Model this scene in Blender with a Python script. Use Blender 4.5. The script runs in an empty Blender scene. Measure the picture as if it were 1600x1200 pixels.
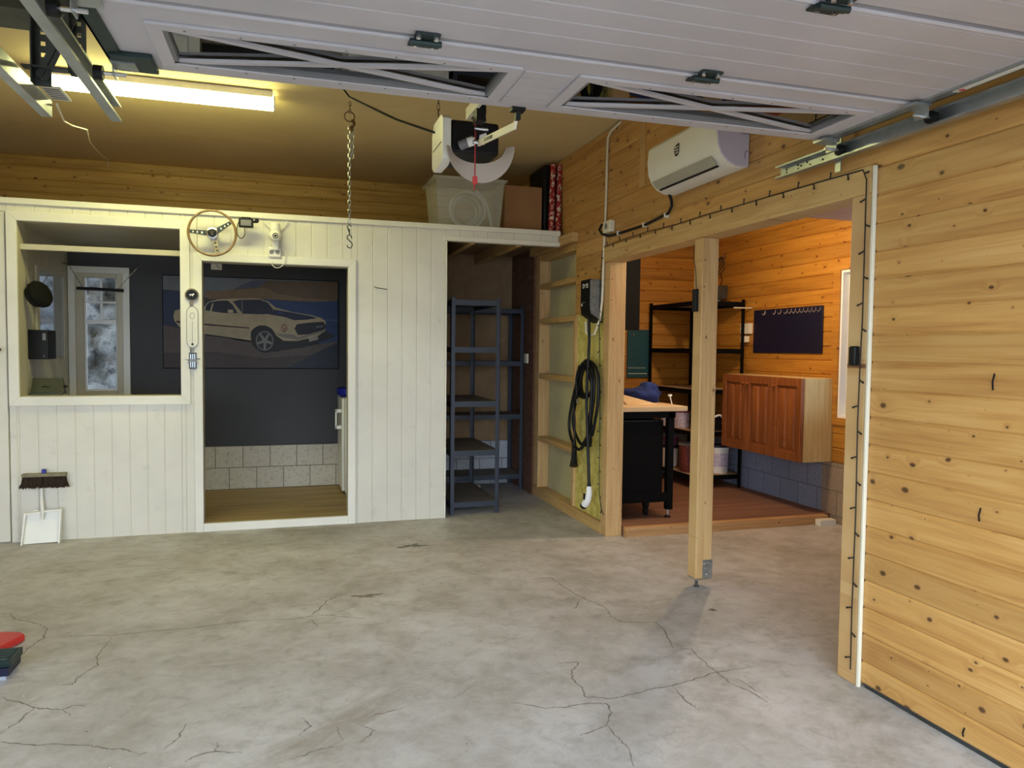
import bpy, bmesh, math, random
from mathutils import Vector, Matrix
random.seed(7)
C = bpy.context.scene.collection
S = bpy.context.scene
PI = math.pi
R = math.radians

# ------------------------------------------------------------------ camera
YAW, PITCH, ROLL, FPX = 0.2994440562533038, -0.046384694925075305, 0.01124874245887322, 1160.03
Fv = Vector((math.sin(YAW)*math.cos(PITCH), math.cos(YAW)*math.cos(PITCH), math.sin(PITCH)))
Rv = Vector((math.cos(YAW), -math.sin(YAW), 0))
Uv = Rv.cross(Fv)
R2 = Rv*math.cos(ROLL) + Uv*math.sin(ROLL)
U2 = -Rv*math.sin(ROLL) + Uv*math.cos(ROLL)
cam_d = bpy.data.cameras.new('camera')
cam_d.sensor_width = 36
cam_d.lens = FPX*36/1600
cam_d.clip_start = 0.02
cam = bpy.data.objects.new('camera', cam_d)
cam.matrix_world = Matrix(((R2.x, U2.x, -Fv.x, -2.2826), (R2.y, U2.y, -Fv.y, 0),
                           (R2.z, U2.z, -Fv.z, 1.38), (0, 0, 0, 1)))
C.objects.link(cam)
S.camera = cam

# ------------------------------------------------------------------ world, view
w = bpy.data.worlds.new('world'); S.world = w; w.use_nodes = True
bgn = w.node_tree.nodes['Background']
bgn.inputs[0].default_value = (0.74, 0.85, 1.0, 1)
bgn.inputs[1].default_value = 5.2
S.view_settings.view_transform = 'Standard'
S.view_settings.look = 'None'
S.view_settings.exposure = 0.42
S.view_settings.gamma = 1
S.view_settings.use_curve_mapping = False
TUBE_E = 32.0
BULB_W = 36.0

# ------------------------------------------------------------------ materials
def lin(c):
    return tuple(((x/255)/12.92 if x/255 <= .04045 else ((x/255+.055)/1.055)**2.4) for x in c)

class NT:
    def __init__(s, name):
        s.m = bpy.data.materials.new(name); s.m.use_nodes = True
        s.t = s.m.node_tree; s.b = s.t.nodes['Principled BSDF']
    def n(s, typ, **kw):
        nd = s.t.nodes.new(typ)
        for k, v in kw.items():
            if k.startswith('i_'):
                nd.inputs[k[2:].replace('_', ' ')].default_value = v
            elif k.startswith('n_'):
                nd.inputs[int(k[2:])].default_value = v
            else:
                setattr(nd, k, v)
        return nd
    def l(s, a, b): s.t.links.new(a, b)
    def val(s, x, sock):
        if hasattr(x, 'links') or hasattr(x, 'is_linked'): s.l(x, sock)
        else: sock.default_value = x
    def math(s, op, a, b=0.0, c=None, clamp=False):
        nd = s.t.nodes.new('ShaderNodeMath'); nd.operation = op; nd.use_clamp = clamp
        s.val(a, nd.inputs[0]); s.val(b, nd.inputs[1])
        if c is not None: s.val(c, nd.inputs[2])
        return nd.outputs[0]
    def mix(s, f, a, b, mode='MIX'):
        nd = s.t.nodes.new('ShaderNodeMix'); nd.data_type = 'RGBA'; nd.blend_type = mode
        s.val(f, nd.inputs[0])
        for x, i in ((a, 6), (b, 7)):
            if isinstance(x, tuple): nd.inputs[i].default_value = (*x[:3], 1)
            else: s.l(x, nd.inputs[i])
        return nd.outputs[2]
    def comb(s, x, y, z=0.0):
        nd = s.t.nodes.new('ShaderNodeCombineXYZ')
        s.val(x, nd.inputs[0]); s.val(y, nd.inputs[1]); s.val(z, nd.inputs[2])
        return nd.outputs[0]
    def pos(s):
        tc = s.t.nodes.new('ShaderNodeTexCoord'); sp = s.t.nodes.new('ShaderNodeSeparateXYZ')
        s.l(tc.outputs['Object'], sp.inputs[0]); s.vec = tc.outputs['Object']
        return sp.outputs
    def noise(s, vec, scale, detail=3, rough=.5, dist=0):
        nd = s.n('ShaderNodeTexNoise'); s.l(vec, nd.inputs['Vector'])
        nd.inputs['Scale'].default_value = scale; nd.inputs['Detail'].default_value = detail
        nd.inputs['Roughness'].default_value = rough; nd.inputs['Distortion'].default_value = dist
        return nd.outputs[0]
    def ramp(s, f, stops, interp='LINEAR'):
        nd = s.t.nodes.new('ShaderNodeValToRGB'); s.l(f, nd.inputs[0]); nd.color_ramp.interpolation = interp
        e = nd.color_ramp.elements
        while len(e) < len(stops): e.new(.5)
        for i, (p, c) in enumerate(stops):
            e[i].position = p; e[i].color = (*c, 1) if isinstance(c, tuple) else (c, c, c, 1)
        return nd.outputs[0]
    def bump(s, h, strength=.2, dist=.01):
        nd = s.t.nodes.new('ShaderNodeBump'); s.l(h, nd.inputs['Height'])
        nd.inputs['Strength'].default_value = strength; nd.inputs['Distance'].default_value = dist
        s.l(nd.outputs[0], s.b.inputs['Normal'])

def plain(name, rgb, rough=.5, metal=0, var=.0, vs=8, emit=None, es=1, alpha=None, trans=0, spec=None, coat=0):
    t = NT(name); b = t.b
    col = lin(rgb)
    b.inputs['Base Color'].default_value = (*col, 1)
    b.inputs['Roughness'].default_value = rough
    b.inputs['Metallic'].default_value = metal
    if coat: b.inputs['Coat Weight'].default_value = coat
    if spec is not None: b.inputs['Specular IOR Level'].default_value = spec
    t.pos()
    nz = t.noise(t.vec, vs, 4, .6)
    v = max(var, .03)
    d = tuple(max(0, c*(1-v)) for c in col); h = tuple(min(1, c*(1+v)) for c in col)
    t.l(t.ramp(nz, [(.3, d), (.7, h)]), b.inputs['Base Color'])
    if emit:
        b.inputs['Emission Color'].default_value = (*lin(emit), 1); b.inputs['Emission Strength'].default_value = es
    if trans: b.inputs['Transmission Weight'].default_value = trans
    return t.m

def pine(name, along, across, pitch, off, light, mid, dark, knot=(70, 40, 16), rough=.55, knots=1.0, gscale=1.0, coat=0):
    """boards of knotty softwood in object space; along/across are axis numbers"""
    t = NT(name); P = t.pos()
    u, v = P[along], P[across]
    idx = t.math('FLOOR', t.math('DIVIDE', t.math('SUBTRACT', v, off), pitch))
    wn = t.n('ShaderNodeTexWhiteNoise', noise_dimensions='1D'); t.l(idx, wn.inputs['W'])
    rnd = wn.outputs['Value']
    u2 = t.math('ADD', u, t.math('MULTIPLY', rnd, 17.0))
    dn = t.noise(t.comb(u2, v, idx), 3.0, 2)
    kv = t.comb(t.math('ADD', t.math('MULTIPLY', u2, 6.5), t.math('MULTIPLY', dn, .5)), t.math('MULTIPLY', v, 10), t.math('MULTIPLY', idx, 3.7))
    vo = t.n('ShaderNodeTexVoronoi', feature='F1'); t.l(kv, vo.inputs['Vector']); vo.inputs['Scale'].default_value = 1.0
    vo.voronoi_dimensions = '2D'
    sc = t.n('ShaderNodeSeparateColor'); t.l(vo.outputs['Color'], sc.inputs[0])
    size = t.math('MULTIPLY', t.math('POWER', sc.outputs[0], 2.0), .10*knots)
    d = vo.outputs['Distance']
    kmask = t.math('SUBTRACT', 1.0, t.math('DIVIDE', d, t.math('ADD', size, .008)), clamp=True)
    kmask = t.math('MULTIPLY', kmask, 2.2, clamp=True)
    halo = t.math('SUBTRACT', 1.0, t.math('DIVIDE', d, t.math('ADD', t.math('MULTIPLY', size, 3.5), .03)), clamp=True)
    gv = t.comb(t.math('MULTIPLY', u2, 1.1*gscale), t.math('ADD', t.math('MULTIPLY', v, 26.0*gscale), t.math('MULTIPLY', halo, 1.1)), t.math('MULTIPLY', rnd, 31.0))
    g = t.noise(gv, 1.6, 4, .6, .6)
    wv = t.noise(t.comb(t.math('MULTIPLY', u2, .7), t.math('MULTIPLY', v, 5), rnd), 2.0, 2)
    gg = t.math('ADD', t.math('MULTIPLY', g, .65), t.math('MULTIPLY', wv, .35))
    base = t.ramp(gg, [(.27, lin(dark)), (.5, lin(mid)), (.72, lin(light))])
    tone = t.math('ADD', .90, t.math('MULTIPLY', rnd, .2))
    tv = t.comb(tone, tone, tone)
    base = t.mix(1.0, base, tv, 'MULTIPLY')
    base = t.mix(t.math('MULTIPLY', halo, .3), base, lin(dark))
    base = t.mix(t.math('MULTIPLY', kmask, .9), base, lin(knot))
    t.l(base, t.b.inputs['Base Color'])
    t.b.inputs['Roughness'].default_value = rough
    if coat: t.b.inputs['Coat Weight'].default_value = coat; t.b.inputs['Coat Roughness'].default_value = .3
    t.bump(t.math('ADD', g, t.math('MULTIPLY', kmask, -.4)), .12, .004)
    return t.m

PAL_PINE = ((208, 167, 104), (192, 146, 80), (162, 110, 54))
PAL_OR = ((196, 142, 58), (176, 120, 40), (142, 88, 24))
M_pineR = pine('varnished pine boards right', 1, 2, .112, 0, *PAL_PINE, coat=.15, knots=1.35)
M_pineB = pine('varnished pine boards back', 0, 2, .112, 0, (190, 156, 90), (172, 134, 68), (136, 100, 46))
M_orX = pine('orange pine boards facing camera', 0, 2, .118, .02, *PAL_OR, knot=(90, 30, 6))
M_orY = pine('orange pine boards side', 1, 2, .118, .02, *PAL_OR, knot=(90, 30, 6))
M_studZ = pine('sawn timber upright', 2, 0, 5, 2.4, (222, 192, 140), (206, 168, 112), (178, 134, 82), knot=(110, 70, 36), knots=.8)
M_studY = pine('sawn timber lengthwise', 1, 2, 5, 2.4, (220, 188, 128), (202, 164, 104), (172, 128, 74), knot=(110, 70, 36), knots=.8)
M_studX = pine('sawn timber crosswise', 0, 2, 5, 2.4, (220, 180, 128), (198, 154, 102), (160, 114, 70), knot=(110, 70, 36), knots=.8)
M_pinkX = pine('whitewashed ceiling boards', 0, 1, .095, 0, (214, 178, 160), (200, 160, 142), (176, 134, 116), knots=.3)
M_lam = pine('laminate floor', 0, 1, .19, 0, (186, 164, 118), (160, 134, 86), (118, 92, 54), knots=.3, gscale=.6)
M_wsfloor = pine('worn plywood floor', 0, 1, 3, 0, (160, 122, 96), (136, 98, 74), (104, 72, 52), knots=.25, gscale=.35, rough=.6)
M_cab = pine('reddish pine cabinet', 2, 1, 5, 2, (160, 98, 48), (136, 76, 32), (96, 48, 18), knot=(80, 26, 8), knots=.5, coat=.3)
M_cabside = pine('pale pine panel', 2, 0, .06, 0, (226, 204, 150), (208, 182, 124), (178, 150, 92), knots=.0)
M_top = pine('light wood bench top', 0, 1, .3, 0, (226, 204, 168), (208, 182, 142), (180, 150, 108), knots=.4)

def white_paint(name, rgb, dirt=True):
    t = NT(name); P = t.pos()
    n1 = t.noise(t.vec, 1.3, 4, .6); n2 = t.noise(t.vec, 9, 5, .65)
    c = lin(rgb); d = tuple(x*.86 for x in c)
    base = t.ramp(n1, [(.35, d), (.62, c)])
    if dirt:
        m = t.ramp(n2, [(.60, 0.0), (.74, .22)])
        base = t.mix(m, base, lin((150, 140, 122)))
        z = t.math('MULTIPLY', t.math('SUBTRACT', .9, P[2], clamp=True), n1)
        base = t.mix(t.math('MULTIPLY', z, .35), base, lin((176, 164, 148)))
    t.l(base, t.b.inputs['Base Color']); t.b.inputs['Roughness'].default_value = .45
    t.bump(n2, .05, .003)
    return t.m
M_white = white_paint('white painted panelling', (226, 222, 206))
M_trim = white_paint('white painted trim', (234, 231, 216), False)
M_doorw = white_paint('white steel door skin', (196, 192, 196), False)
M_inner = white_paint('cream painted panelling', (196, 188, 160), False)

def concrete():
    t = NT('worn concrete floor'); P = t.pos()
    n1 = t.noise(t.vec, .7, 6, .62, .4); n2 = t.noise(t.vec, 3.0, 6, .65, .3); n3 = t.noise(t.vec, 60, 4, .7)
    st = t.noise(t.comb(t.math('MULTIPLY', P[0], .9), t.math('MULTIPLY', P[1], 1.6), 3.0), 1.4, 6, .7, .8)
    base = t.ramp(n1, [(.35, lin((160, 156, 148))), (.5, lin((182, 179, 175))), (.66, lin((200, 198, 196)))])
    n4 = t.noise(t.vec, 11, 6, .7, .5)
    base = t.mix(t.ramp(n2, [(.44, 0.0), (.66, .5)]), base, lin((146, 138, 124)))
    base = t.mix(t.ramp(n4, [(.50, 0.0), (.68, .45)]), base, lin((132, 126, 116)))
    base = t.mix(t.ramp(n4, [(.30, .28), (.46, 0.0)]), base, lin((206, 204, 200)))
    base = t.mix(t.ramp(st, [(.56, 0.0), (.70, .50)]), base, lin((128, 116, 98)))
    base = t.mix(t.ramp(n3, [(.60, 0.0), (.75, .22)]), base, lin((110, 106, 98)))
    vo = t.n('ShaderNodeTexVoronoi', feature='DISTANCE_TO_EDGE')
    wv = t.n('ShaderNodeVectorMath', operation='ADD')
    nc = t.n('ShaderNodeTexNoise'); t.l(t.vec, nc.inputs['Vector']); nc.inputs['Scale'].default_value = 2.5; nc.inputs['Detail'].default_value = 5
    t.l(t.vec, wv.inputs[0]); t.l(nc.outputs[1], wv.inputs[1]); t.l(wv.outputs[0], vo.inputs['Vector'])
    vo.inputs['Scale'].default_value = 1.25
    cr = t.ramp(vo.outputs['Distance'], [(0, 1.0), (.008, 0.0)])
    gate = t.ramp(t.noise(t.vec, 1.1, 3), [(.52, 0.0), (.60, .22)])
    base = t.mix(t.math('MULTIPLY', cr, gate), base, lin((96, 90, 80)))
    vs = t.n('ShaderNodeTexVoronoi', feature='F1'); t.l(t.vec, vs.inputs['Vector']); vs.inputs['Scale'].default_value = 5
    sp = t.ramp(vs.outputs['Distance'], [(.016, 1.0), (.028, 0.0)])
    base = t.mix(t.math('MULTIPLY', sp, .8), base, lin((66, 60, 52)))
    vs2 = t.n('ShaderNodeTexVoronoi', feature='F1'); t.l(t.vec, vs2.inputs['Vector']); vs2.inputs['Scale'].default_value = 3.3
    sp2 = t.ramp(vs2.outputs['Distance'], [(.008, 1.0), (.014, 0.0)])
    base = t.mix(sp2, base, lin((236, 234, 228)))
    t.l(base, t.b.inputs['Base Color'])
    t.l(t.ramp(n2, [(.3, .42), (.7, .72)]), t.b.inputs['Roughness'])
    t.bump(t.math('ADD', n2, t.math('MULTIPLY', n3, .4)), .10, .01)
    return t.m
M_conc = concrete()
M_crack = plain('crack grit', (128, 121, 112), .9, var=.15, vs=30)

def blocks(name, ax, rgb, mort=(110, 104, 94)):
    t = NT(name); P = t.pos()
    v = t.comb(P[ax], t.math('ADD', P[2], -.06), 0.0)
    br = t.n('ShaderNodeTexBrick'); t.l(v, br.inputs['Vector'])
    br.inputs['Scale'].default_value = 1
    br.inputs['Brick Width'].default_value = .24; br.inputs['Row Height'].default_value = .2
    br.inputs['Mortar Size'].default_value = .004; br.inputs['Mortar Smooth'].default_value = .3
    c = lin(rgb)
    br.inputs['Color1'].default_value = (*c, 1); br.inputs['Color2'].default_value = (*tuple(x*.86 for x in c), 1)
    br.inputs['Mortar'].default_value = (*lin(mort), 1)
    n = t.noise(t.vec, 45, 4, .7)
    base = t.mix(t.ramp(n, [(.52, 0.0), (.70, .75)]), br.outputs['Color'], tuple(x*.45 for x in c))
    t.l(base, t.b.inputs['Base Color']); t.b.inputs['Roughness'].default_value = .9
    t.bump(t.math('ADD', t.math('MULTIPLY', br.outputs['Fac'], -1.0), t.math('MULTIPLY', n, -.6)), .5, .01)
    return t.m
M_blkX = blocks('grey lightweight blocks', 0, (196, 188, 170))
M_blkN = blocks('pale grey blocks in shelf bay', 0, (186, 190, 196))
M_blkPaint = blocks('blue grey painted blocks', 1, (138, 146, 166), (92, 98, 116))
M_blkRaw = blocks('raw brown grey blocks', 1, (160, 142, 122))

def noisy(name, stops, scale, rough=.9, bump=.4, stretch=None):
    t = NT(name); P = t.pos()
    v = t.vec if not stretch else t.comb(*[t.math('MULTIPLY', P[i], stretch[i]) for i in range(3)])
    n = t.noise(v, scale, 6, .7, .4)
    t.l(t.ramp(n, [(p, lin(c)) for p, c in stops]), t.b.inputs['Base Color']); t.b.inputs['Roughness'].default_value = rough
    t.bump(n, bump, .01)
    return t.m
M_ceil = noisy('cream ceiling board', [(.3, (206, 182, 130)), (.7, (216, 194, 142))], 1.2, .8, .02)
M_insul = noisy('yellow mineral wool', [(.3, (168, 150, 66)), (.5, (206, 192, 104)), (.7, (226, 216, 140))], 14, 1, .9)
M_vapor = noisy('cream wall board in stud bay', [(.3, (186, 176, 132)), (.7, (204, 196, 152))], 2, .7, .05)
M_osb = noisy('brown wall board', [(.3, (128, 100, 70)), (.7, (160, 130, 96))], 3, .85, .05)
M_bark = noisy('rough brown panel', [(.3, (84, 54, 38)), (.7, (120, 82, 58))], 6, .9, .4, (1, 1, 4))
M_rock = noisy('weathered grey rock', [(.30, (34, 36, 38)), (.42, (92, 95, 98)), (.52, (132, 134, 134)), (.60, (104, 106, 108)), (.72, (196, 190, 178))], 7, .95, .9)
M_anth = noisy('anthracite painted wall', [(.3, (46, 45, 43)), (.7, (54, 53, 51))], 2, .6, .03)
M_card = noisy('brown cardboard', [(.3, (150, 110, 72)), (.7, (170, 128, 86))], 3, .85, .05)
M_mdf = noisy('grey brown shelf board', [(.3, (96, 90, 84)), (.7, (118, 110, 102))], 5, .8, .05)
M_mdfw = noisy('light shelf board', [(.3, (176, 150, 116)), (.7, (198, 172, 136))], 5, .8, .05)
M_ground = noisy('asphalt drive', [(.3, (104, 102, 98)), (.7, (124, 122, 118))], 3, .9, .2)
def galv(name, rgb, rough=.35):
    t = NT(name); t.pos()
    n = t.noise(t.vec, 9, 5, .6, .5); c = lin(rgb)
    t.l(t.ramp(n, [(.3, tuple(x*.72 for x in c)), (.7, c)]), t.b.inputs['Base Color'])
    t.b.inputs['Metallic'].default_value = .85; t.b.inputs['Roughness'].default_value = rough
    return t.m
M_galv = galv('galvanised steel', (190, 196, 196))
M_galvd = galv('dull dark steel', (92, 98, 98), .45)
M_chrome = galv('chrome', (225, 225, 225), .15)
M_rust = galv('rusty steel', (120, 92, 64), .6)
M_black = plain('black plastic', (16, 16, 17), .5, spec=.3)
M_blackm = plain('black powder coated steel', (7, 7, 8), .7, spec=.12)
M_slate = plain('slate blue powder coated steel', (42, 50, 64), .45)
M_wplast = plain('white plastic', (228, 226, 214), .35)
M_gplast = plain('grey plastic', (120, 120, 122), .45)
M_cream = plain('cream pvc', (226, 220, 196), .5)
M_lens = plain('translucent cover', (226, 214, 200), .3, trans=.25)
M_red = plain('red plastic', (190, 44, 38), .4)
M_redcord = plain('red cord', (170, 40, 46), .6)
M_blue = plain('blue fabric', (22, 42, 100), .9, var=.4, vs=18)
M_navy = plain('navy painted hardboard', (12, 16, 44), .5)
M_teal = plain('teal painted hardboard', (20, 74, 82), .5, var=.1)
M_bluepl = plain('blue plastic', (30, 36, 150), .4)
M_bristle = noisy('dark bristles', [(.35, (24, 18, 14)), (.65, (70, 50, 36))], 60, 1, .8, (1, 1, .15))
M_wooddk = plain('weathered wood', (130, 124, 98), .8, var=.2, vs=30)
M_rim = plain('wood steering wheel rim', (134, 104, 64), .25, var=.2, vs=30, coat=.5)
M_hose = plain('pale hose', (196, 204, 200), .4)
M_wire = plain('dark green wire', (26, 24, 20), .6)
M_copper = plain('rusty wire', (80, 50, 30), .6)
M_greycloth = plain('dark charcoal felt', (26, 26, 22), .95, spec=.1)
M_sage = plain('grey green metal panel', (72, 74, 62), .4, metal=.3)
M_tube = plain('lit tube diffuser', (255, 246, 196), .4, emit=(250, 250, 172), es=TUBE_E)
M_bulb = plain('lit bulb glass', (255, 220, 160), .4, emit=(255, 200, 120), es=12)
M_wbright = plain('white satin', (240, 240, 236), .4)
M_label = plain('pale label', (206, 196, 214), .5, var=.25, vs=40)
M_brown = plain('brown red can', (120, 58, 48), .5, var=.5, vs=24)
M_paleg = plain('pale green bucket', (150, 164, 156), .5)
M_purple = plain('purple striped can', (120, 60, 90), .5, var=.6, vs=40)
M_dgreen = plain('dark grey green steel', (44, 60, 58), .45, metal=.4)
M_wrap = None
def wrapm():
    t = NT('red and white patterned wrapping'); t.pos()
    vo = t.n('ShaderNodeTexVoronoi', feature='F1'); t.l(t.vec, vo.inputs['Vector']); vo.inputs['Scale'].default_value = 32
    n = t.noise(t.vec, 26, 3, .6, 1.5)
    f = t.ramp(n, [(.55, 0.0), (.58, 1.0)])
    t.l(t.mix(f, lin((150, 22, 34)), lin((220, 206, 190))), t.b.inputs['Base Color']); t.b.inputs['Roughness'].default_value = .5
    return t.m
M_wrap = wrapm()
def glassm(name, tint=(.9, .95, .95), rough=0.0, mixf=.12):
    t = NT(name); o = t.t.nodes['Material Output']; t.t.nodes.remove(t.b)
    tr = t.n('ShaderNodeBsdfTransparent'); tr.inputs[0].default_value = (*tint, 1)
    gl = t.n('ShaderNodeBsdfGlossy'); gl.inputs['Roughness'].default_value = rough
    mx = t.n('ShaderNodeMixShader'); fr = t.n('ShaderNodeFresnel'); fr.inputs[0].default_value = 1.45
    f = t.math('ADD', fr.outputs[0], mixf, clamp=True)
    t.l(f, mx.inputs[0]); t.l(tr.outputs[0], mx.inputs[1]); t.l(gl.outputs[0], mx.inputs[2]); t.l(mx.outputs[0], o.inputs[0])
    return t.m
M_glass = glassm('window glass')
M_glassb = glassm('thin clear glass', (.92, .95, .96), 0.0, -.04)
M_bin = glassm('cloudy clear plastic', (.74, .76, .70), .35, .10)
def cloudy():
    t = NT('cloudy clear plastic'); t.b.inputs['Base Color'].default_value = (*lin((214, 214, 200)), 1)
    t.b.inputs['Roughness'].default_value = .4; t.b.inputs['Alpha'].default_value = .26; t.pos()
    return t.m
M_bin = cloudy()
M_mirror = galv('mirror glass', (170, 176, 190), .03)
M_mirror.node_tree.nodes['Principled BSDF'].inputs['Metallic'].default_value = 1

# ------------------------------------------------------------------ mesh builder
class MB:
    def __init__(s, *mats): s.v = []; s.f = []; s.mi = []; s.mats = list(mats); s.k = 0
    def use(s, m):
        if m not in s.mats: s.mats.append(m)
        s.k = s.mats.index(m); return s
    def add(s, vs, fs):
        b = len(s.v); s.v += [tuple(p) for p in vs]
        for f in fs: s.f.append([b+i for i in f]); s.mi.append(s.k)
        return s
    def box(s, x0, x1, y0, y1, z0, z1, rot=None, c=None):
        p = [Vector((x, y, z)) for z in (z0, z1) for y in (y0, y1) for x in (x0, x1)]
        if rot is not None:
            c = Vector(c) if c is not None else Vector(((x0+x1)/2, (y0+y1)/2, (z0+z1)/2))
            p = [rot @ (q-c) + c for q in p]
        return s.add(p, [(0, 2, 3, 1), (4, 5, 7, 6), (0, 1, 5, 4), (2, 6, 7, 3), (0, 4, 6, 2), (1, 3, 7, 5)])
    def bar(s, a, b, w, h, up=(0, 0, 1)):
        a, b = Vector(a), Vector(b); d = (b-a).normalized(); up = Vector(up)
        if abs(d.dot(up)) > .98: up = Vector((1, 0, 0))
        r = d.cross(up).normalized(); u = r.cross(d)
        p = [q + r*sx*w/2 + u*sz*h/2 for q in (a, b) for sz in (-1, 1) for sx in (-1, 1)]
        return s.add(p, [(0, 1, 3, 2), (4, 6, 7, 5), (0, 4, 5, 1), (2, 3, 7, 6), (0, 2, 6, 4), (1, 5, 7, 3)])
    def tube(s, pts, r, n=8, closed=False, cap=True):
        pts = [Vector(p) for p in pts]; N = len(pts); rings = []
        rr = r if isinstance(r, (list, tuple)) else [r]*N
        prev = None
        for i, p in enumerate(pts):
            if closed: d = pts[(i+1) % N] - pts[i-1]
            else: d = pts[min(i+1, N-1)] - pts[max(i-1, 0)]
            d.normalize()
            if prev is None:
                a = Vector((0, 0, 1)) if abs(d.z) < .9 else Vector((1, 0, 0))
                e = d.cross(a).normalized()
            else:
                e = (prev - d*prev.dot(d)); e = e.normalized() if e.length > 1e-6 else d.orthogonal().normalized()
            prev = e; g = d.cross(e)
            rings.append([p + (e*math.cos(2*PI*j/n) + g*math.sin(2*PI*j/n))*rr[i] for j in range(n)])
        vs = [q for ring in rings for q in ring]; fs = []
        for i in range(N if closed else N-1):
            a, b = i*n, ((i+1) % N)*n
            for j in range(n): fs.append((a+j, a+(j+1) % n, b+(j+1) % n, b+j))
        if not closed and cap: fs += [tuple(range(n))[::-1], tuple((N-1)*n+j for j in range(n))]
        return s.add(vs, fs)
    def cyl(s, a, b, r, n=20, r2=None): return s.tube([a, b], [r, r if r2 is None else r2], n)
    def lathe(s, prof, c=(0, 0, 0), axis=(0, 0, 1), n=28):
        ax = Vector(axis).normalized(); e = ax.orthogonal().normalized(); g = ax.cross(e); c = Vector(c)
        vs = []; fs = []
        for r, h in prof:
            for j in range(n):
                t = 2*PI*j/n; vs.append(c + ax*h + (e*math.cos(t)+g*math.sin(t))*max(r, 1e-4))
        for i in range(len(prof)-1):
            for j in range(n):
                a = i*n+j; b = i*n+(j+1) % n; fs.append((a, b, b+n, a+n))
        fs.append(tuple(range(n))[::-1]); fs.append(tuple((len(prof)-1)*n+j for j in range(n)))
        return s.add(vs, fs)
    def prism(s, poly, fn, d0, d1):
        """poly: 2-D outline, fn(u, v, d) -> xyz"""
        n = len(poly)
        vs = [fn(u, v, d0) for u, v in poly] + [fn(u, v, d1) for u, v in poly]
        fs = [tuple(range(n))[::-1], tuple(n+i for i in range(n))]
        fs += [(i, (i+1) % n, n+(i+1) % n, n+i) for i in range(n)]
        return s.add(vs, fs)
    def build(s, name, parent=None, bevel=0, mods=None, angle=35):
        me = bpy.data.meshes.new(name); me.from_pydata(s.v, [], s.f)
        for m in s.mats: me.materials.append(m)
        me.polygons.foreach_set('material_index', s.mi)
        bm = bmesh.new(); bm.from_mesh(me)
        bmesh.ops.recalc_face_normals(bm, faces=bm.faces)
        for f in bm.faces: f.smooth = True
        for e in bm.edges:
            e.smooth = not (len(e.link_faces) == 2 and e.calc_face_angle(0) > R(angle)) 
        bm.to_mesh(me); bm.free()
        o = bpy.data.objects.new(name, me); C.objects.link(o)
        if parent: o.parent = parent
        if bevel:
            b = o.modifiers.new('bevel', 'BEVEL'); b.width = bevel; b.segments = 2; b.limit_method = 'ANGLE'
            b.harden_normals = False
        return o

def tag(o, label, cat, group=None, kind=None):
    o['label'] = label; o['category'] = cat
    if group: o['group'] = group
    if kind: o['kind'] = kind
    return o
def struct(o): o['kind'] = 'structure'; return o
def empty(name, label, cat, loc, group=None):
    o = bpy.data.objects.new(name, None); o.location = loc; o.empty_display_size = .1; C.objects.link(o)
    return tag(o, label, cat, group)
def under(o, parent):      # parent a world-space mesh to an unrotated empty, keeping its place
    o.parent = parent; o.location = -Vector(parent.location) + Vector(o.location); return o
def par(mb, name, parent, bevel=0, label=None):
    o = mb.build(name, None, bevel); o.parent = parent
    p = parent; off = Vector((0, 0, 0))
    while p is not None: off += Vector(p.location); p = p.parent
    o.location = -off
    if label: o['label'] = label
    return o

def sub_rects(r, holes):
    out = [r]
    for h in holes:
        nxt = []
        for a in out:
            u0, u1, v0, v1 = a; x0, x1, y0, y1 = h
            if x1 <= u0 or x0 >= u1 or y1 <= v0 or y0 >= v1: nxt.append(a); continue
            if x0 > u0: nxt.append((u0, x0, v0, v1))
            if x1 < u1: nxt.append((x1, u1, v0, v1))
            m0, m1 = max(u0, x0), min(u1, x1)
            if y0 > v0: nxt.append((m0, m1, v0, y0))
            if y1 < v1: nxt.append((m0, m1, y1, v1))
        out = nxt
    return [a for a in out if a[1]-a[0] > .003 and a[3]-a[2] > .003]
def boards(mb, fn, u0, u1, v0, v1, pitch, off, vertical, holes=(), t=.06, ch=.004, dp=.005, stagger=0):
    lo, hi = (u0, u1) if vertical else (v0, v1)
    k = math.floor((lo-off)/pitch)
    rnd = random.Random(3)
    while off + k*pitch < hi:
        a, b = max(lo, off+k*pitch), min(hi, off+(k+1)*pitch)
        k += 1
        if b-a < .003: continue
        cells = []
        if stagger and not vertical:
            x = u0; e = u0 + rnd.uniform(.6, stagger)
            while x < u1: cells.append((x, min(e, u1), a, b)); x = e; e = e + rnd.uniform(.7, stagger)
        else: cells = [(a, b, v0, v1) if vertical else (u0, u1, a, b)]
        for cc in cells:
            for (p0, p1, q0, q1) in sub_rects(cc, holes):
                if vertical:
                    prof = [(p0, t), (p0, dp), (p0+ch, 0), (p1-ch, 0), (p1, dp), (p1, t)]
                    mb.prism(prof, lambda u, d, e: fn(u, e, d), q0, q1)
                else:
                    prof = [(q0, t), (q0, dp), (q0+ch, 0), (q1-ch, 0), (q1, dp), (q1, t)]
                    mb.prism(prof, lambda v, d, e: fn(e, v, d), p0, p1)
    return mb
FY = lambda y: (lambda u, v, d: (u, y+d, v))        # plane facing -Y, u = x, v = z
FX = lambda x: (lambda u, v, d: (x+d, u, v))        # plane facing -X, u = y, v = z
GX = lambda x: (lambda u, v, d: (x-d, u, v))        # plane facing +X

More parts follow.
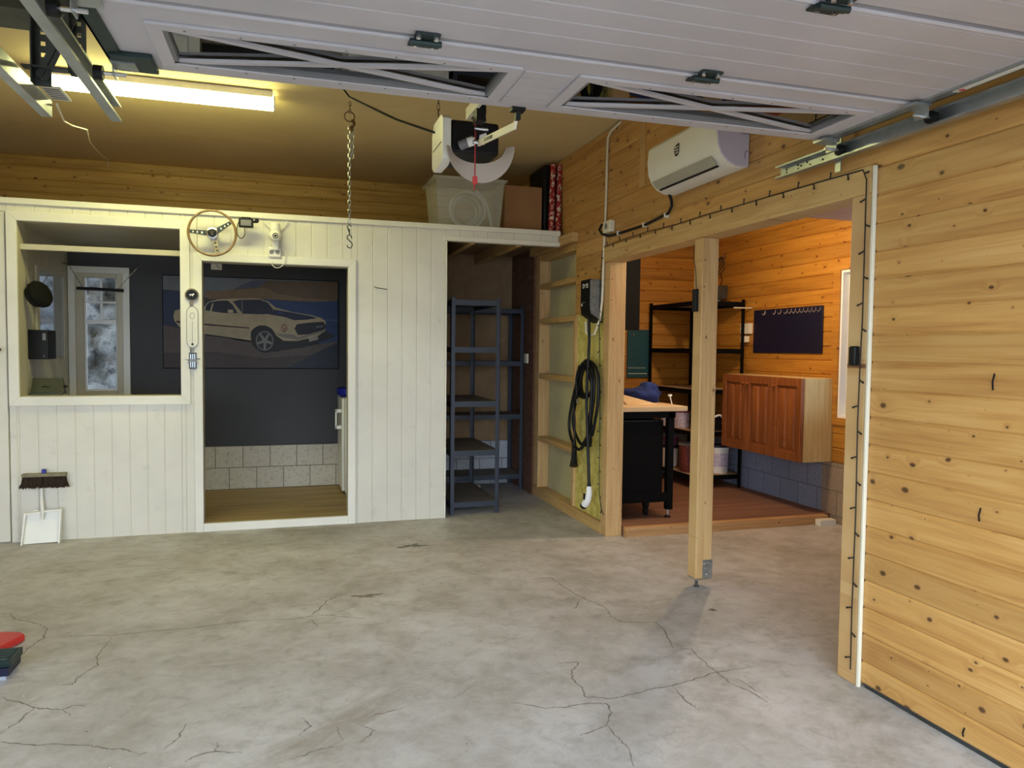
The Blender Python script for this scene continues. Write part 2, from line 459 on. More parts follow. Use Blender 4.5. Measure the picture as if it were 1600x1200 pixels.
# ================================================================== SHELL
XL = -6.4
struct(MB(M_conc).box(XL-.2, 2.3, .3, 7.6, -.2, 0).build('floor'))
floor = bpy.data.objects['floor']
struct(MB(M_ground).box(-30, 30, -30, .3, -.22, -.015).build('floor_driveway'))
CR = [
[(-3.243,2.981),(-3.207,3.077),(-3.19,3.171)],
[(-3.341,3.294),(-3.266,3.242),(-3.19,3.171),(-3.137,3.142),(-3.084,3.124),(-3.047,3.149),(-3.005,3.131)],
[(-3.224,2.919),(-3.151,2.886),(-3.09,2.857),(-3.046,2.856),(-2.918,2.808),(-2.856,2.774),(-2.804,2.754),(-2.758,2.717)],
[(-2.756,2.706),(-2.721,2.707)],
[(-2.678,2.715),(-2.64,2.775),(-2.624,2.88)],
[(-3.291,3.924),(-3.221,3.911),(-3.071,3.876),(-2.927,3.881),(-2.712,3.876),(-2.493,3.904),(-2.417,3.906)],
[(-3.06,3.856),(-3.069,3.703),(-3.072,3.613),(-3.05,3.529),(-3.102,3.406),(-3.103,3.348),(-3.171,3.367)],
[(-3.621,4.331),(-3.572,4.24),(-3.463,4.148),(-3.38,4.06),(-3.363,3.92),(-3.392,3.793),(-3.399,3.669)],
[(-2.6,2.611),(-2.569,2.642),(-2.505,2.652),(-2.421,2.621)],
[(-2.505,2.652),(-2.502,2.713)],
[(-3.084,3.124),(-3.042,3.061)],
[(-2.417,3.899),(-2.239,3.868),(-2.152,3.887),(-2.057,3.877),(-1.888,3.777)],
[(-2.152,3.887),(-2.108,3.972),(-2.051,4.117),(-1.969,4.183)],
[(-2.057,3.877),(-1.918,3.975)],
[(-2.153,3.845),(-2.119,3.723)],
[(-2.022,2.709),(-1.971,2.643),(-2.029,2.578)],
[(-1.994,2.757),(-1.903,2.769),(-1.845,2.789)],
[(-2.265,2.53),(-2.165,2.568),(-2.089,2.574)],
[(-2.102,2.714),(-2.084,2.61)],
[(-2.217,2.808),(-2.191,2.739),(-2.231,2.681)],
[(-1.638,2.816),(-1.521,2.915)],
[(-0.863,4.162),(-0.736,4.176),(-0.721,3.999),(-0.706,3.862),(-0.678,3.743),(-0.631,3.611),(-0.653,3.48),(-0.637,3.381),(-0.471,3.336),(-0.487,3.207),(-0.553,3.012)],
[(-0.557,3.004),(-0.473,2.99),(-0.493,2.875),(-0.502,2.756),(-0.5,2.627),(-0.472,2.544),(-0.457,2.44)],
[(-0.832,3.758),(-0.707,3.834)],
[(-0.811,3.622),(-0.768,3.661),(-0.72,3.754)],
[(-1.132,3.009),(-1.037,2.991),(-1.104,2.909),(-1.126,2.835),(-1.117,2.77),(-1.133,2.68),(-1.042,2.636),(-0.967,2.647),(-0.825,2.673),(-0.75,2.675),(-0.639,2.698),(-0.515,2.735),(-0.302,2.742)],
[(-1.43,2.715),(-1.324,2.638),(-1.245,2.622),(-1.148,2.629),(-1.078,2.602),(-1.09,2.532),(-1.145,2.454),(-1.215,2.426),(-1.267,2.406)],
[(-1.145,2.454),(-1.145,2.359),(-1.139,2.28),(-1.172,2.177)],
[(-0.754,2.668),(-0.763,2.526),(-0.755,2.457)],
[(-0.454,2.661),(-0.432,2.475)],
]
mb = MB(M_crack); rc = random.Random(5)
for line in CR:
    P = []
    for a, b in zip(line, line[1:]):
        for k in range(6):
            t = k/6; P.append((a[0]+(b[0]-a[0])*t+rc.uniform(-.005, .005), a[1]+(b[1]-a[1])*t+rc.uniform(-.005, .005)))
    P.append(line[-1]); n = len(P); vs = []; fs = []
    for i, p in enumerate(P):
        q, r_ = P[min(i+1, n-1)], P[max(i-1, 0)]
        d = Vector((q[0]-r_[0], q[1]-r_[1])).normalized(); nn = Vector((-d.y, d.x))
        wd = (.0016+.003*rc.random())*(1 if 2 < i < n-3 else .5)
        vs += [(p[0]+nn.x*wd, p[1]+nn.y*wd, .0006), (p[0]-nn.x*wd, p[1]-nn.y*wd, .0006)]
    fs = [(2*i, 2*i+1, 2*i+3, 2*i+2) for i in range(n-1)]
    mb.add(vs, fs)
mb.build('floor_cracks', floor)

# stains on the concrete
def stain(name, cx, cy, rx, ry, rgb, k=.35, seed=1):
    r_ = random.Random(seed); n = 26; ph = [r_.uniform(0, 6.28) for _ in range(4)]
    pts = []
    for i in range(n):
        a = 2*PI*i/n; q = 1+k*(math.sin(2*a+ph[0])*.4+math.sin(3*a+ph[1])*.5+math.sin(5*a+ph[2])*.5+math.sin(9*a+ph[3])*.25)
        pts.append((cx+rx*q*math.cos(a), cy+ry*q*math.sin(a), .0005))
    MB(noisy('stain '+name, [(.35, tuple(c*.9 for c in rgb)), (.6, rgb)], 14, .7, .1)).add(pts, [tuple(range(n))]).build('floor_stain', floor)
stain('dark drip', -1.42, 5.11, .075, .045, (112, 112, 102), .6, 3)
stain('oil', -1.84, 4.13, .06, .03, (128, 118, 100), .6, 8)
stain('grit', -.09, 3.42, .018, .014, (60, 60, 58), .6, 5)
# ceiling boards
mb = MB(M_ceil)
boards(mb, lambda u, v, d: (u, v, 3.0+d), XL, .1, .3, 7.45, 1.2, .29, False, t=.1, ch=.002, dp=.003)
struct(mb.build('ceiling'))
struct(MB(M_galvd).box(XL, -3.2, 3.85, 4.10, 2.86, 2.999).build('trim_beam'))

# back wall above the loft, hidden parts down to the floor
mb = boards(MB(M_pineB), FY(7.39), XL, .02, 2.38, 3.0, .112, 0, False, stagger=3.2, ch=.008, dp=.006)
struct(mb.build('wall_back'))
struct(MB(M_osb).box(-1.75, -.02, 7.37, 7.44, .44, 2.37).build('wall_back_board'))
struct(MB(M_blkN).box(-1.75, -.02, 7.33, 7.45, 0, .44).build('wall_back_blocks'))

# right wall: knotty boards with the opening, the stud bays and the wool strip cut out
holes = [(2.45, 5.10, 0, 2.14), (5.66, 6.64, 0, 2.25), (5.10, 5.66, 0, 1.67), (6.64, 7.5, 0, 2.30)]
mb = boards(MB(M_pineR), FX(0), .35, 7.45, .02, 3.0, .112, 0, False, holes, stagger=4.5, ch=.008, dp=.006)
struct(mb.build('wall_right'))
struct(MB(M_bark).box(-.02, .1, 6.66, 7.5, 0, 2.33).build('wall_right_panel'))
struct(MB(M_insul).box(.02, .11, 5.10, 5.66, .09, 1.67).build('wall_right_insulation'))
struct(MB(M_vapor).box(.105, .115, 5.60, 6.66, .0, 2.3).build('wall_right_backing'))
struct(MB(M_studZ).box(0, .105, 6.55, 6.66, .09, 2.25).build('trim_stud', None, .003))
struct(MB(M_studZ).box(0, .104, 5.655, 5.70, .09, 1.67).build('trim_stud_near', None, .003))
for i, (za, zb) in enumerate(((1.94, 1.985), (1.62, 1.665), (1.115, 1.16), (.53, .575), (2.20, 2.25))):
    struct(MB(M_studY).box(.002, .104, 5.70, 6.55, za, zb).build('trim_noggin', None, .003))
struct(MB(M_studY).box(-.004, .105, 5.10, 6.9, 0, .085).build('trim_sole_plate', None, .003))
# skirting gap under the near boards
struct(MB(M_galvd).box(.012, .06, .35, 2.44, 0, .02).build('trim_gap'))

# opening frame
struct(MB(M_studZ).box(0, .13, 5.0, 5.10, 0, 2.03).build('trim_jamb_far', None, .004))
struct(MB(M_studZ).box(-.012, .12, 2.47, 2.575, 0, 2.03).build('trim_jamb_near', None, .004))
struct(MB(M_studY).box(-.014, .13, 2.47, 5.10, 2.03, 2.142).build('trim_lintel', None, .004))
struct(MB(M_cream).box(-.016, 0, 2.449, 2.463, 0, 2.135).build('trim_strip', None, .003))
struct(MB(M_studZ).box(-.004, .02, 4.47, 4.55, 2.47, 2.999).build('trim_batten'))

# garage outer walls, mostly out of sight
struct(MB(M_pineR).box(XL-.1, XL, .3, 7.45, 0, 3.0).build('wall_left'))
mb = MB(M_trim)
mb.box(XL, -5.9, .36, .46, 0, 3.0); mb.box(-3.25, -2.85, .36, .46, 0, 2.2); mb.box(-.12, 2.2, .36, .46, 0, 3)
mb.box(-5.9, -3.25, .36, .46, 2.25, 3.0); mb.box(-3.25, -.12, .36, .46, 2.35, 3.0); mb.box(-3.25, -2.85, .36, .46, 2.2, 2.35)
struct(mb.build('wall_front'))
struct(MB(M_trim).box(XL, 2.3, .3, 7.7, 3.1, 3.2).build('ceiling_roof'))

# ------------------------------------------------------------------ white partition with window and doorway
YW = 5.9
mb = MB(M_white)
ho = [(-4.045, -2.965, .99, 2.255), (-2.88, -1.77, 0, 2.03), (-5.0, -4.088, 0, 2.285)]
boards(mb, FY(YW), XL, -1.03, .0, 2.335, .1155, -1.03-.1155*60, True, ho, t=.05, ch=.005, dp=.004)
boards(mb, FY(YW), -1.03, -.06, 2.27, 2.335, .1155, -1.03, True, (), t=.05, ch=.005, dp=.004)
struct(mb.build('wall_partition'))
struct(MB(M_trim).box(XL, -.055, YW-.018, YW+.06, 2.335, 2.376).build('trim_cap', None, .003))
struct(MB(M_trim).box(-1.045, -.055, YW-.014, YW+.05, 2.247, 2.285).build('trim_fascia', None, .003))
struct(MB(M_trim).box(-1.03, -1.018, YW-.006, YW+.10, 0, 2.25).build('trim_corner', None, .003))
def frame(name, x0, x1, z0, z1, wd, y0, y1, bottom=True):
    mb = MB(M_trim)
    fn = lambda u, v, d: (u, d, v)
    mb.prism([(x0, z0), (x0+wd, z0+(wd if bottom else 0)), (x0+wd, z1-wd), (x0, z1)], fn, y0, y1)
    mb.prism([(x1, z0), (x1-wd, z0+(wd if bottom else 0)), (x1-wd, z1-wd), (x1, z1)], fn, y0, y1)
    mb.prism([(x0, z1), (x0+wd, z1-wd), (x1-wd, z1-wd), (x1, z1)], fn, y0, y1)
    if bottom: mb.prism([(x0, z0), (x0+wd, z0+wd), (x1-wd, z0+wd), (x1, z0)], fn, y0, y1)
    return struct(mb.build(name, None, .003))
frame('trim_window', -4.083, -2.930, .952, 2.286, .064, YW-.022, YW+.004)
frame('trim_doorway', -2.907, -1.740, .0, 2.062, .060, YW-.020, YW+.004, False)
struct(MB(M_trim).box(-2.848, -1.800, YW-.016, YW+.02, 0, .062).build('trim_sill', None, .003))
# linings of both openings (olive brown edges)
mb = MB(M_inner)
mb.box(-4.045, -4.02, YW, YW+.16, 1.0, 2.25); mb.box(-2.99, -2.965, YW+.004, YW+.12, 1.0, 2.25)
mb.box(-4.02, -2.99, YW+.004, YW+.12, .99, 1.018); mb.box(-4.02, -2.99, YW+.004, YW+.12, 2.238, 2.255)
mb.box(-2.88, -2.848, YW+.004, YW+.12, 0, 2.03); mb.box(-1.80, -1.77, YW+.004, YW+.12, 0, 2.03)
mb.box(-2.848, -1.80, YW+.004, YW+.12, 2.0, 2.03)
struct(mb.build('trim_linings'))
struct(MB(M_inner).box(-4.02, -2.99, YW+.05, YW+.09, 2.035, 2.075).build('trim_transom', None, .003))
# neighbouring door leaf at the far left
mb = boards(MB(M_white), FY(YW-.008), -4.99, -4.094, .01, 2.28, .1155, -4.99, True, (), t=.04)
dl = struct(mb.build('door_1'))
mb = MB(M_galvd); mb.lathe([(.010, 0), (.008, .02), (.012, .03), (.02, .045), (.017, .06), (.004, .064)], (-4.135, YW-.008, 1.34), (0, -1, 0), 18)
mb.build('door_knob', dl)

# loft deck and joists
mb = MB(M_osb); mb.box(XL, 0, YW+.05, 7.39, 2.335, 2.374)
struct(mb.build('ceiling_loft_deck'))
for x in (-.80, -.40):
    struct(MB(M_studY).box(x-.024, x+.024, YW+.06, 7.37, 2.24, 2.335).build('trim_joist', None, .003))
struct(MB(M_studY).box(-.055, 0, 5.62, 6.7, 2.255, 2.335).build('trim_loft_rail', None, .004))

# ------------------------------------------------------------------ lounge behind the partition
struct(MB(M_lam).box(-4.10, -1.15, YW+.02, 7.35, 0.001, .06).build('floor_lounge'))
struct(MB(M_inner).box(-4.10, -1.12, YW+.05, 7.35, 2.225, 2.33).build('ceiling_lounge'))
mb = boards(MB(M_inner), GX(-4.06), 5.95, 7.34, .05, 2.23, .095, 5.95, True, (), t=.05)
struct(mb.build('wall_left_lounge'))
struct(MB(M_anth).box(-1.20, -1.12, YW+.05, 7.35, .0, 2.30).build('wall_right_lounge'))
mb = MB(M_anth)
for r_ in sub_rects((-4.10, -1.15, .46, 2.3), [(-3.99, -3.63, .93, 2.0)]): mb.box(r_[0], r_[1], 7.30, 7.42, r_[2], r_[3])
struct(mb.build('wall_back_lounge'))
struct(MB(M_blkX).box(-4.10, -1.15, 7.275, 7.42, .0, .46).build('wall_back_lounge_blocks'))
# window_1 in the dark wall
w1 = struct(frame('window_1', -4.055, -3.575, .86, 2.06, .055, 7.275, 7.30))
mb = MB(M_inner); fn = lambda u, v, d: (u, d, v)
for a in ((-4.0, -3.94, .90, 2.01), (-3.68, -3.63, .90, 2.01)): mb.box(a[0], a[1], 7.285, 7.34, a[2], a[3])
mb.box(-3.94, -3.68, 7.285, 7.34, .90, .975); mb.box(-3.94, -3.68, 7.285, 7.34, 1.965, 2.01)
mb.build('window_sash', w1, .004)
mb = MB(M_wbright)
mb.box(-3.925, -3.695, 7.318, 7.332, 1.565, 1.60); mb.box(-3.925, -3.695, 7.318, 7.332, 1.745, 1.762)
mb.box(-3.814, -3.798, 7.319, 7.331, 1.60, 1.745); mb.box(-3.814, -3.798, 7.319, 7.331, 1.762, 1.965)
mb.box(-3.94, -3.925, 7.327, 7.343, .975, 1.965); mb.box(-3.695, -3.68, 7.327, 7.343, .975, 1.965); mb.box(-3.925, -3.695, 7.327, 7.343, .975, .992)
mb.build('window_bars', w1)
mb = MB(M_glassb).box(-3.94, -3.68, 7.334, 7.338, .975, 1.965); mb.build('window_pane', w1)
mb = MB(M_chrome); mb.box(-3.84, -3.80, 7.265, 7.285, .925, .945); mb.tube([(-3.82, 7.262, .936), (-3.79, 7.25, .936), (-3.73, 7.245, .944)], .007, 8)
mb.build('window_handle', w1)

# rock face outside the back window
def rockface():
    from mathutils import noise as nz
    vs = []; fs = []; NX, NZ = 90, 90
    for j in range(NZ+1):
        for i in range(NX+1):
            x = -5.6+3.4*i/NX; z = -.4+3.6*j/NZ
            p = Vector((x*1.7, z*1.7, 2.0))
            d = nz.fractal(p, 1.0, 2.0, 5)*.22 + abs(nz.noise(p*2.3))*.25 - nz.cell(Vector((x*2.6+nz.noise(p)*.8, z*2.1+nz.noise(p+Vector((5, 5, 5)))*.8, 0)))*.18
            vs.append((x, 8.7 + z*.12 - d, z))
    for j in range(NZ):
        for i in range(NX):
            a = j*(NX+1)+i; fs.append((a, a+1, a+NX+2, a+NX+1))
    b = len(vs)
    mb = MB(M_rock); mb.add(vs, fs)
    mb.box(-5.6, -2.2, 9.2, 9.6, -.4, 3.0)
    return tag(mb.build('rock_face', None, 0, None, 60), 'weathered grey rock face outside the back room window', 'rock')
rockface()

# ------------------------------------------------------------------ workshop through the side opening
X2 = 2.0
struct(MB(M_wsfloor).box(.14, X2, 4.99, 7.15, .001, .07).build('floor_workshop'))
struct(MB(M_studX).box(.14, 1.93, 4.93, 4.99, 0, .07).build('trim_threshold', None, .003))
mb = boards(MB(M_orX), FY(7.15), .12, X2, .5, 3.0, .118, .02, False, t=.08, ch=.008, dp=.009); struct(mb.build('wall_back_workshop'))
struct(MB(M_blkX).box(.12, X2+.04, 7.13, 7.25, 0, .5).build('wall_back_workshop_blocks'))
mb = boards(MB(M_orY), FX(X2), 1.4, 7.2, .49, 3.05, .118, .02, False, [(4.30, 4.945, .86, 2.045)], t=.08, stagger=3, ch=.008, dp=.009)
struct(mb.build('wall_side_workshop'))
struct(MB(M_blkPaint).box(X2+.002, X2+.1, 5.10, 7.2, .0, .49).build('wall_side_workshop_plinth'))
struct(MB(M_blkRaw).box(X2, X2+.1, 1.4, 5.10, .0, .49).build('wall_side_workshop_blocks'))
mb = MB(M_orX); mb.box(.12, .135, 5.7, 7.15, .0, 2.9); struct(mb.build('wall_left_workshop'))
struct(MB(M_orX).box(.1, X2, 1.3, 1.4, 0, 3).build('wall_front_workshop'))
# sloping board ceiling
mb = MB(M_pinkX)
zc = lambda y: 2.588+.222*(y-5.57)
yy = 7.2
while yy > 4.0:
    y2 = yy-.095
    mb.prism([(yy, zc(yy)+.006), (yy-.004, zc(yy)), (y2+.004, zc(y2)), (y2, zc(y2)+.006), (y2, zc(y2)+.05), (yy, zc(yy)+.05)], lambda u, v, d: (d, u, v), .10, X2+.02)
    yy = y2
mb.box(.10, X2+.02, 1.3, yy, zc(yy), zc(yy)+.05)
struct(mb.build('ceiling_workshop'))
mb = MB(M_orY)
mb.box(X2-.014, X2+.004, 4.945, 5.02, .80, 2.10); mb.box(X2-.014, X2+.004, 4.28, 4.945, 2.045, 2.10); mb.box(X2-.014, X2+.004, 4.28, 4.945, .80, .86)
w2 = struct(mb.build('window_2', None, .003))
mb = MB(M_wbright); mb.box(X2, X2+.12, 4.925, 4.945, .86, 2.045); mb.box(X2, X2+.12, 4.30, 4.925, .86, .88); mb.box(X2, X2+.12, 4.30, 4.925, 2.025, 2.045)
mb.box(X2+.06, X2+.10, 4.88, 4.925, .88, 2.025); mb.box(X2+.06, X2+.10, 4.30, 4.88, .88, .92)
mb.build('window_sash', w2)
MB(M_glass).box(X2+.078, X2+.082, 4.30, 4.88, .92, 2.025).build('window_pane', w2)

# ================================================================== GARAGE DOOR
DR = empty('garage_door', 'white panelled overhead garage door raised flat under the ceiling, with two glazed windows', 'garage door', (-1.46, 1.4, 2.26))
DR.rotation_euler = (0, 0, -.010)
def dpar(mb, name, parent=DR, bevel=0, label=None):
    o = mb.build(name, None, bevel); o.parent = parent
    o.location = -Vector(DR.location) if parent is DR else (0, 0, 0)
    if label: o['label'] = label
    return o
DX0, DX1 = -2.775, -.155
def section(y0, y1, windows=False):
    mb = MB(M_doorw)
    hs = [(-2.61, -1.61, 2.285, 2.54), (-1.34, -.275, 2.285, 2.54)] if windows else []
    fnz = lambda u, v, d: (u, v, 2.26+d)
    if windows:
        for r_ in sub_rects((DX0, DX1, y0, y1), hs): mb.box(r_[0], r_[1], r_[2], r_[3], 2.262, 2.302)
        # shallow ribs between the two windows
        for k in range(5):
            ya = 2.27+k*.062
            mb.box(-1.555, -1.395, ya+.004, ya+.058, 2.2585, 2.262)
    else:
        n = 5; h = (y1-y0-.05)/n
        boards(mb, fnz, DX0, DX1, y0+.025, y1-.025, h, y0+.025, False, t=.04, ch=.004, dp=.004)
        mb.box(DX0, DX1, y0, y0+.025, 2.262, 2.30); mb.box(DX0, DX1, y1-.025, y1, 2.262, 2.30)
    # rounded lip along the joint
    mb.tube([(DX0, y0+.006, 2.262), (DX1, y0+.006, 2.262)], .007, 8)
    return dpar(mb, 'door_section', DR)
secs = [(2.135, 2.635, True), (1.60, 2.115, False), (1.065, 1.58, False), (.53, 1.045, False)]
for a, b, wn in secs:
    so = section(a, b, wn)
    if wn:
        for (x0, x1) in ((-2.65, -1.57), (-1.38, -.235)):
            mb = MB(M_doorw); y0, y1 = 2.245, 2.58; wd = .040
            for poly in ([(x0, y0), (x1, y0), (x1-wd, y0+wd), (x0+wd, y0+wd)], [(x0, y1), (x1, y1), (x1-wd, y1-wd), (x0+wd, y1-wd)],
                         [(x0, y0), (x0+wd, y0+wd), (x0+wd, y1-wd), (x0, y1)], [(x1, y0), (x1-wd, y0+wd), (x1-wd, y1-wd), (x1, y1)]):
                n = 4
                vs = [(u, v, 2.262) for u, v in poly] + [((u+ (x0+x1)/2*.0), v, 2.252) for u, v in poly]
                mb.add(vs, [(0, 1, 2, 3), (7, 6, 5, 4)]+[(i, (i+1) % 4, 4+(i+1) % 4, 4+i) for i in range(4)])
            for i in range(7):
                xx = x0+.1+(x1-x0-.2)*i/6
                mb.use(M_gplast); mb.cyl((xx, y0+.026, 2.2505), (xx, y0+.026, 2.254), .0045, 10); mb.cyl((xx, y1-.026, 2.2505), (xx, y1-.026, 2.254), .0045, 10); mb.use(M_doorw)
            fr_ = dpar(mb, 'window_frame', so, .003)
            a0, a1, b0, b1 = x0+wd, x1-wd, y0+wd, y1-wd
            mb = MB(M_gplast)
            mb.box(a0, a1, b0-.002, b0+.008, 2.256, 2.30); mb.box(a0, a1, b1-.012, b1+.002, 2.256, 2.30)
            mb.box(a0, a0+.012, b0, b1, 2.256, 2.30); mb.box(a1-.012, a1, b0, b1, 2.256, 2.30)
            dpar(mb, 'glazing_bead', so)
            dpar(MB(M_glass).box(a0, a1, b0, b1, 2.272, 2.275), 'window_pane', so)
            mb = MB(M_doorw)
            mb.bar((a0, b0, 2.262), (a1, b1, 2.262), .020, .010); mb.bar((a0, b1, 2.262), (a1, b0, 2.262), .020, .0098)
            dpar(mb, 'muntin', so)
def hinge(x, y):
    mb = MB(M_dgreen)
    mb.box(x-.045, x+.045, y+.012, y+.05, 2.252, 2.257); mb.box(x-.035, x+.035, y-.045, y-.010, 2.252, 2.257)
    mb.cyl((x-.045, y, 2.246), (x+.045, y, 2.246), .009, 12)
    mb.box(x-.045, x-.02, y-.004, y+.02, 2.244, 2.254); mb.box(x+.02, x+.045, y-.004, y+.02, 2.244, 2.254)
    mb.use(M_chrome)
    for sx in (-.025, .025):
        mb.cyl((x+sx, y-.028, 2.244), (x+sx, y-.028, 2.252), .007, 8); mb.cyl((x+sx, y+.033, 2.245), (x+sx, y+.033, 2.252), .006, 8)
    dpar(mb, 'hinge', DR)
for x, y in ((-1.90, 2.125), (-1.0, 2.125), (-.96, 1.59), (-1.9, 1.59)): hinge(x, y)
# steel end stiles, with the stickers on the right one
for sx in (-1, 1):
    mb = MB(M_galv if sx > 0 else M_dgreen)
    xe = DX0-.004 if sx < 0 else DX1+.004
    for a, b, _ in secs:
        mb.box(xe-.022, xe+.022, a+.004, b-.004, 2.252, 2.262)
        mb.box(xe+(.016 if sx > 0 else -.022), xe+(.022 if sx > 0 else -.016), a+.004, b-.004, 2.252, 2.31)
    so = dpar(mb, 'end_stile', DR)
    if sx > 0:
        m2 = MB(M_wplast); m2.box(xe-.012, xe+.014, 1.62, 1.98, 2.2505, 2.2515); m2.use(M_red)
        m2.lathe([(.010, 0), (.010, .0008)], (xe+.001, 1.955, 2.2500), (0, 0, 1), 18); m2.box(xe-.012, xe+.014, 1.62, 1.70, 2.2498, 2.2503)
        dpar(m2, 'warning_sticker', so, label='white sticker with red dot and red stripe')
dpar(MB(M_dgreen).box(-2.79, -2.67, 2.50, 2.635, 2.244, 2.260), 'corner_bracket', DR, .003)
# rollers with their brackets
for sx, xe in ((1, DX1), (-1, DX0)):
    for y in (2.58, 2.125, 1.59):
        mb = MB(M_galv)
        s_ = 1 if sx > 0 else -1
        mb.box(min(xe-.05*s_, xe+.02*s_), max(xe-.05*s_, xe+.02*s_), y-.035, y+.035, 2.240, 2.250)
        mb.box(xe-.002+.012*s_, xe+.002+.012*s_, y-.03, y+.03, 2.205, 2.25)
        mb.use(M_chrome).cyl((xe-.02*s_, y, 2.215), (xe+.06*s_, y, 2.215), .006, 10)
        mb.use(M_black).cyl((xe+.045*s_, y, 2.215), (xe+.07*s_, y, 2.215), .022, 18)
        dpar(mb, 'roller', DR)

# ------------------------------------------------------------------ door tracks
def rail(name, x, side, y0, y1, label, zc_=2.215):
    """C-section rail; side=+1 opens towards -X"""
    o = empty(name, label, 'door track', (x, y1, zc_))
    mb = MB(M_galv); h = .028; dp = .034; t = .003; s_ = side
    poly = [(0, -h), (0, h), (-dp*s_, h), (-dp*s_, h-.008), (-(dp-t)*s_, h-.008), (-(dp-t)*s_, h-t), (-t*s_, h-t), (-t*s_, -h+t), (-(dp-t)*s_, -h+t), (-(dp-t)*s_, -h+.008), (-dp*s_, -h+.008), (-dp*s_, -h)]
    mb.prism(poly, lambda u, v, d: (x+u, d, zc_+v), y0, y1)
    par(mb, 'rail', o)
    return o
t1 = rail('door_track', -.058, 1, .55, 2.985, 'galvanised steel door track running along the knotty pine wall above the opening')
for k, (yy_, zz) in enumerate(((2.94, 2.222), (2.94, 2.208), (2.86, 2.225), (2.86, 2.207), (2.84, 2.218), (2.80, 2.224), (2.78, 2.208), (2.70, 2.212))):
    par(MB(M_black).cyl((-.063, yy_, zz), (-.0605, yy_, zz), .005, 8), 'slot', t1)
mb = MB(M_galv); mb.box(-.055, -.048, 2.60, 2.632, 2.14, 2.999); mb.box(-.056, -.03, 2.598, 2.634, 2.995, 2.999); mb.use(M_black)
for k in range(4): mb.box(-.0565, -.0475, 2.610, 2.622, 2.265+k*.04, 2.29+k*.04)
par(mb, 'hanger', t1)
t2 = rail('door_track', -2.872, -1, .55, 3.03, 'galvanised steel track at the left edge of the raised door, crossing the bright tube')
mb = MB(M_galv); mb.box(-2.90, -2.888, .9, 3.0, 2.23, 2.27); mb.box(-2.90, -2.868, .9, 3.0, 2.266, 2.27); par(mb, 'stiffener', t2)
t3 = rail('door_track', -3.065, 1, .55, 3.05, 'galvanised steel track at the far left edge of the picture, below the perforated brackets')
mb = MB(M_cream); mb.box(-3.062, -3.0, 2.90, 3.04, 2.246, 2.252); mb.use(M_gplast)
for k in range(6): mb.box(-3.056, -3.006, 2.91+k*.021, 2.917+k*.021, 2.244, 2.2465)
par(mb, 'end_plate', t3, label='cream slotted plate')
def perf_angle(mb, a, b, w1_, up):
    mb.bar(a, b, w1_, .004, up)
pb = empty('perforated_bracket', 'dark perforated steel angle bracket carrying the two left tracks from the ceiling', 'bracket', (-2.96, 2.75, 3.0))
def perf_plate(mb, x0, x1, z0, z1, y, r=.006, pitch=.035):
    """vertical plate facing the camera with a real row of holes: ladder of strips"""
    xm0, xm1 = x0+(x1-x0)*.35, x0+(x1-x0)*.65
    mb.box(x0, xm0, y-.002, y+.002, z0, z1); mb.box(xm1, x1, y-.002, y+.002, z0, z1)
    z = z0
    while z < z1-.001:
        mb.box(xm0, xm1, y-.002, y+.002, z, min(z+pitch*.6, z1)); z += pitch
mb = MB(M_galvd); perf_plate(mb, -3.030, -2.985, 2.20, 2.998, 2.74); mb.box(-3.034, -3.030, 2.70, 2.742, 2.20, 2.998); par(mb, 'upright', pb)
mb = MB(M_galvd); perf_plate(mb, -2.925, -2.885, 2.24, 2.998, 2.74); mb.box(-2.929, -2.925, 2.70, 2.742, 2.24, 2.998); par(mb, 'upright', pb)
mb = MB(M_galvd); mb.bar((-3.01, 2.722, 2.22), (-2.905, 2.722, 2.46), .036, .004, (0, 1, 0)); mb.bar((-3.01, 2.73, 2.22), (-2.905, 2.73, 2.46), .004, .03, (0, 1, 0))
mb.bar((-2.905, 2.714, 2.24), (-3.01, 2.714, 2.52), .036, .004, (0, 1, 0)); par(mb, 'cross_brace', pb)
mb = MB(M_galvd); mb.box(-3.06, -2.87, 2.70, 2.738, 2.247, 2.252); par(mb, 'cross_bar', pb)
br2 = tag(MB(M_copper).tube([(-3.03, 2.75, 2.60), (-3.3, 2.9, 2.48), (-3.5, 3.05, 2.44)], .006, 6).build('steel_rod'), 'thin dark rod running left from the perforated bracket', 'rod')

# string from bracket over ceiling
mb = MB(M_cream)
mb.tube([(-3.05, 3.05, 2.235), (-3.26, 4.0, 2.425), (-3.46, 5.0, 2.665), (-3.43, 5.2, 2.70), (-3.59, 6.0, 2.82), (-3.68, 6.7, 2.91), (-3.737, 7.3, 2.985), (-3.745, 7.375, 2.95)], .004, 6)
tag(mb.build('hanging_string'), 'thin white string sagging from the left track to the back wall', 'string')

# ------------------------------------------------------------------ fluorescent lamp
fl = empty('fluorescent_lamp', 'long lit fluorescent batten lamp on the ceiling', 'ceiling lamp', (-3.0, 5.08, 3.0))
mb = MB(M_wplast); mb.box(-3.60, -2.34, 5.012, 5.148, 2.955, 2.999); par(mb, 'housing', fl, .006)
mb = MB(M_tube)
prof = [(.0, .0), (.055, .0), (.062, -.03), (.05, -.062), (.025, -.075), (-.025, -.075), (-.05, -.062), (-.062, -.03), (-.055, 0)]
mb.prism([(p[0]+0, p[1]) for p in prof[1:]], lambda u, v, d: (d, 5.08+u, 2.972+v), -3.60, -2.335); par(mb, 'diffuser', fl, .006)
for xx in (-3.61, -2.335):
    mb = MB(M_wplast); mb.prism([(p[0]*1.03, p[1]*1.03) for p in prof[1:]], lambda u, v, d: (d, 5.08+u, 2.972+v), xx, xx+.01); par(mb, 'end_cap', fl)

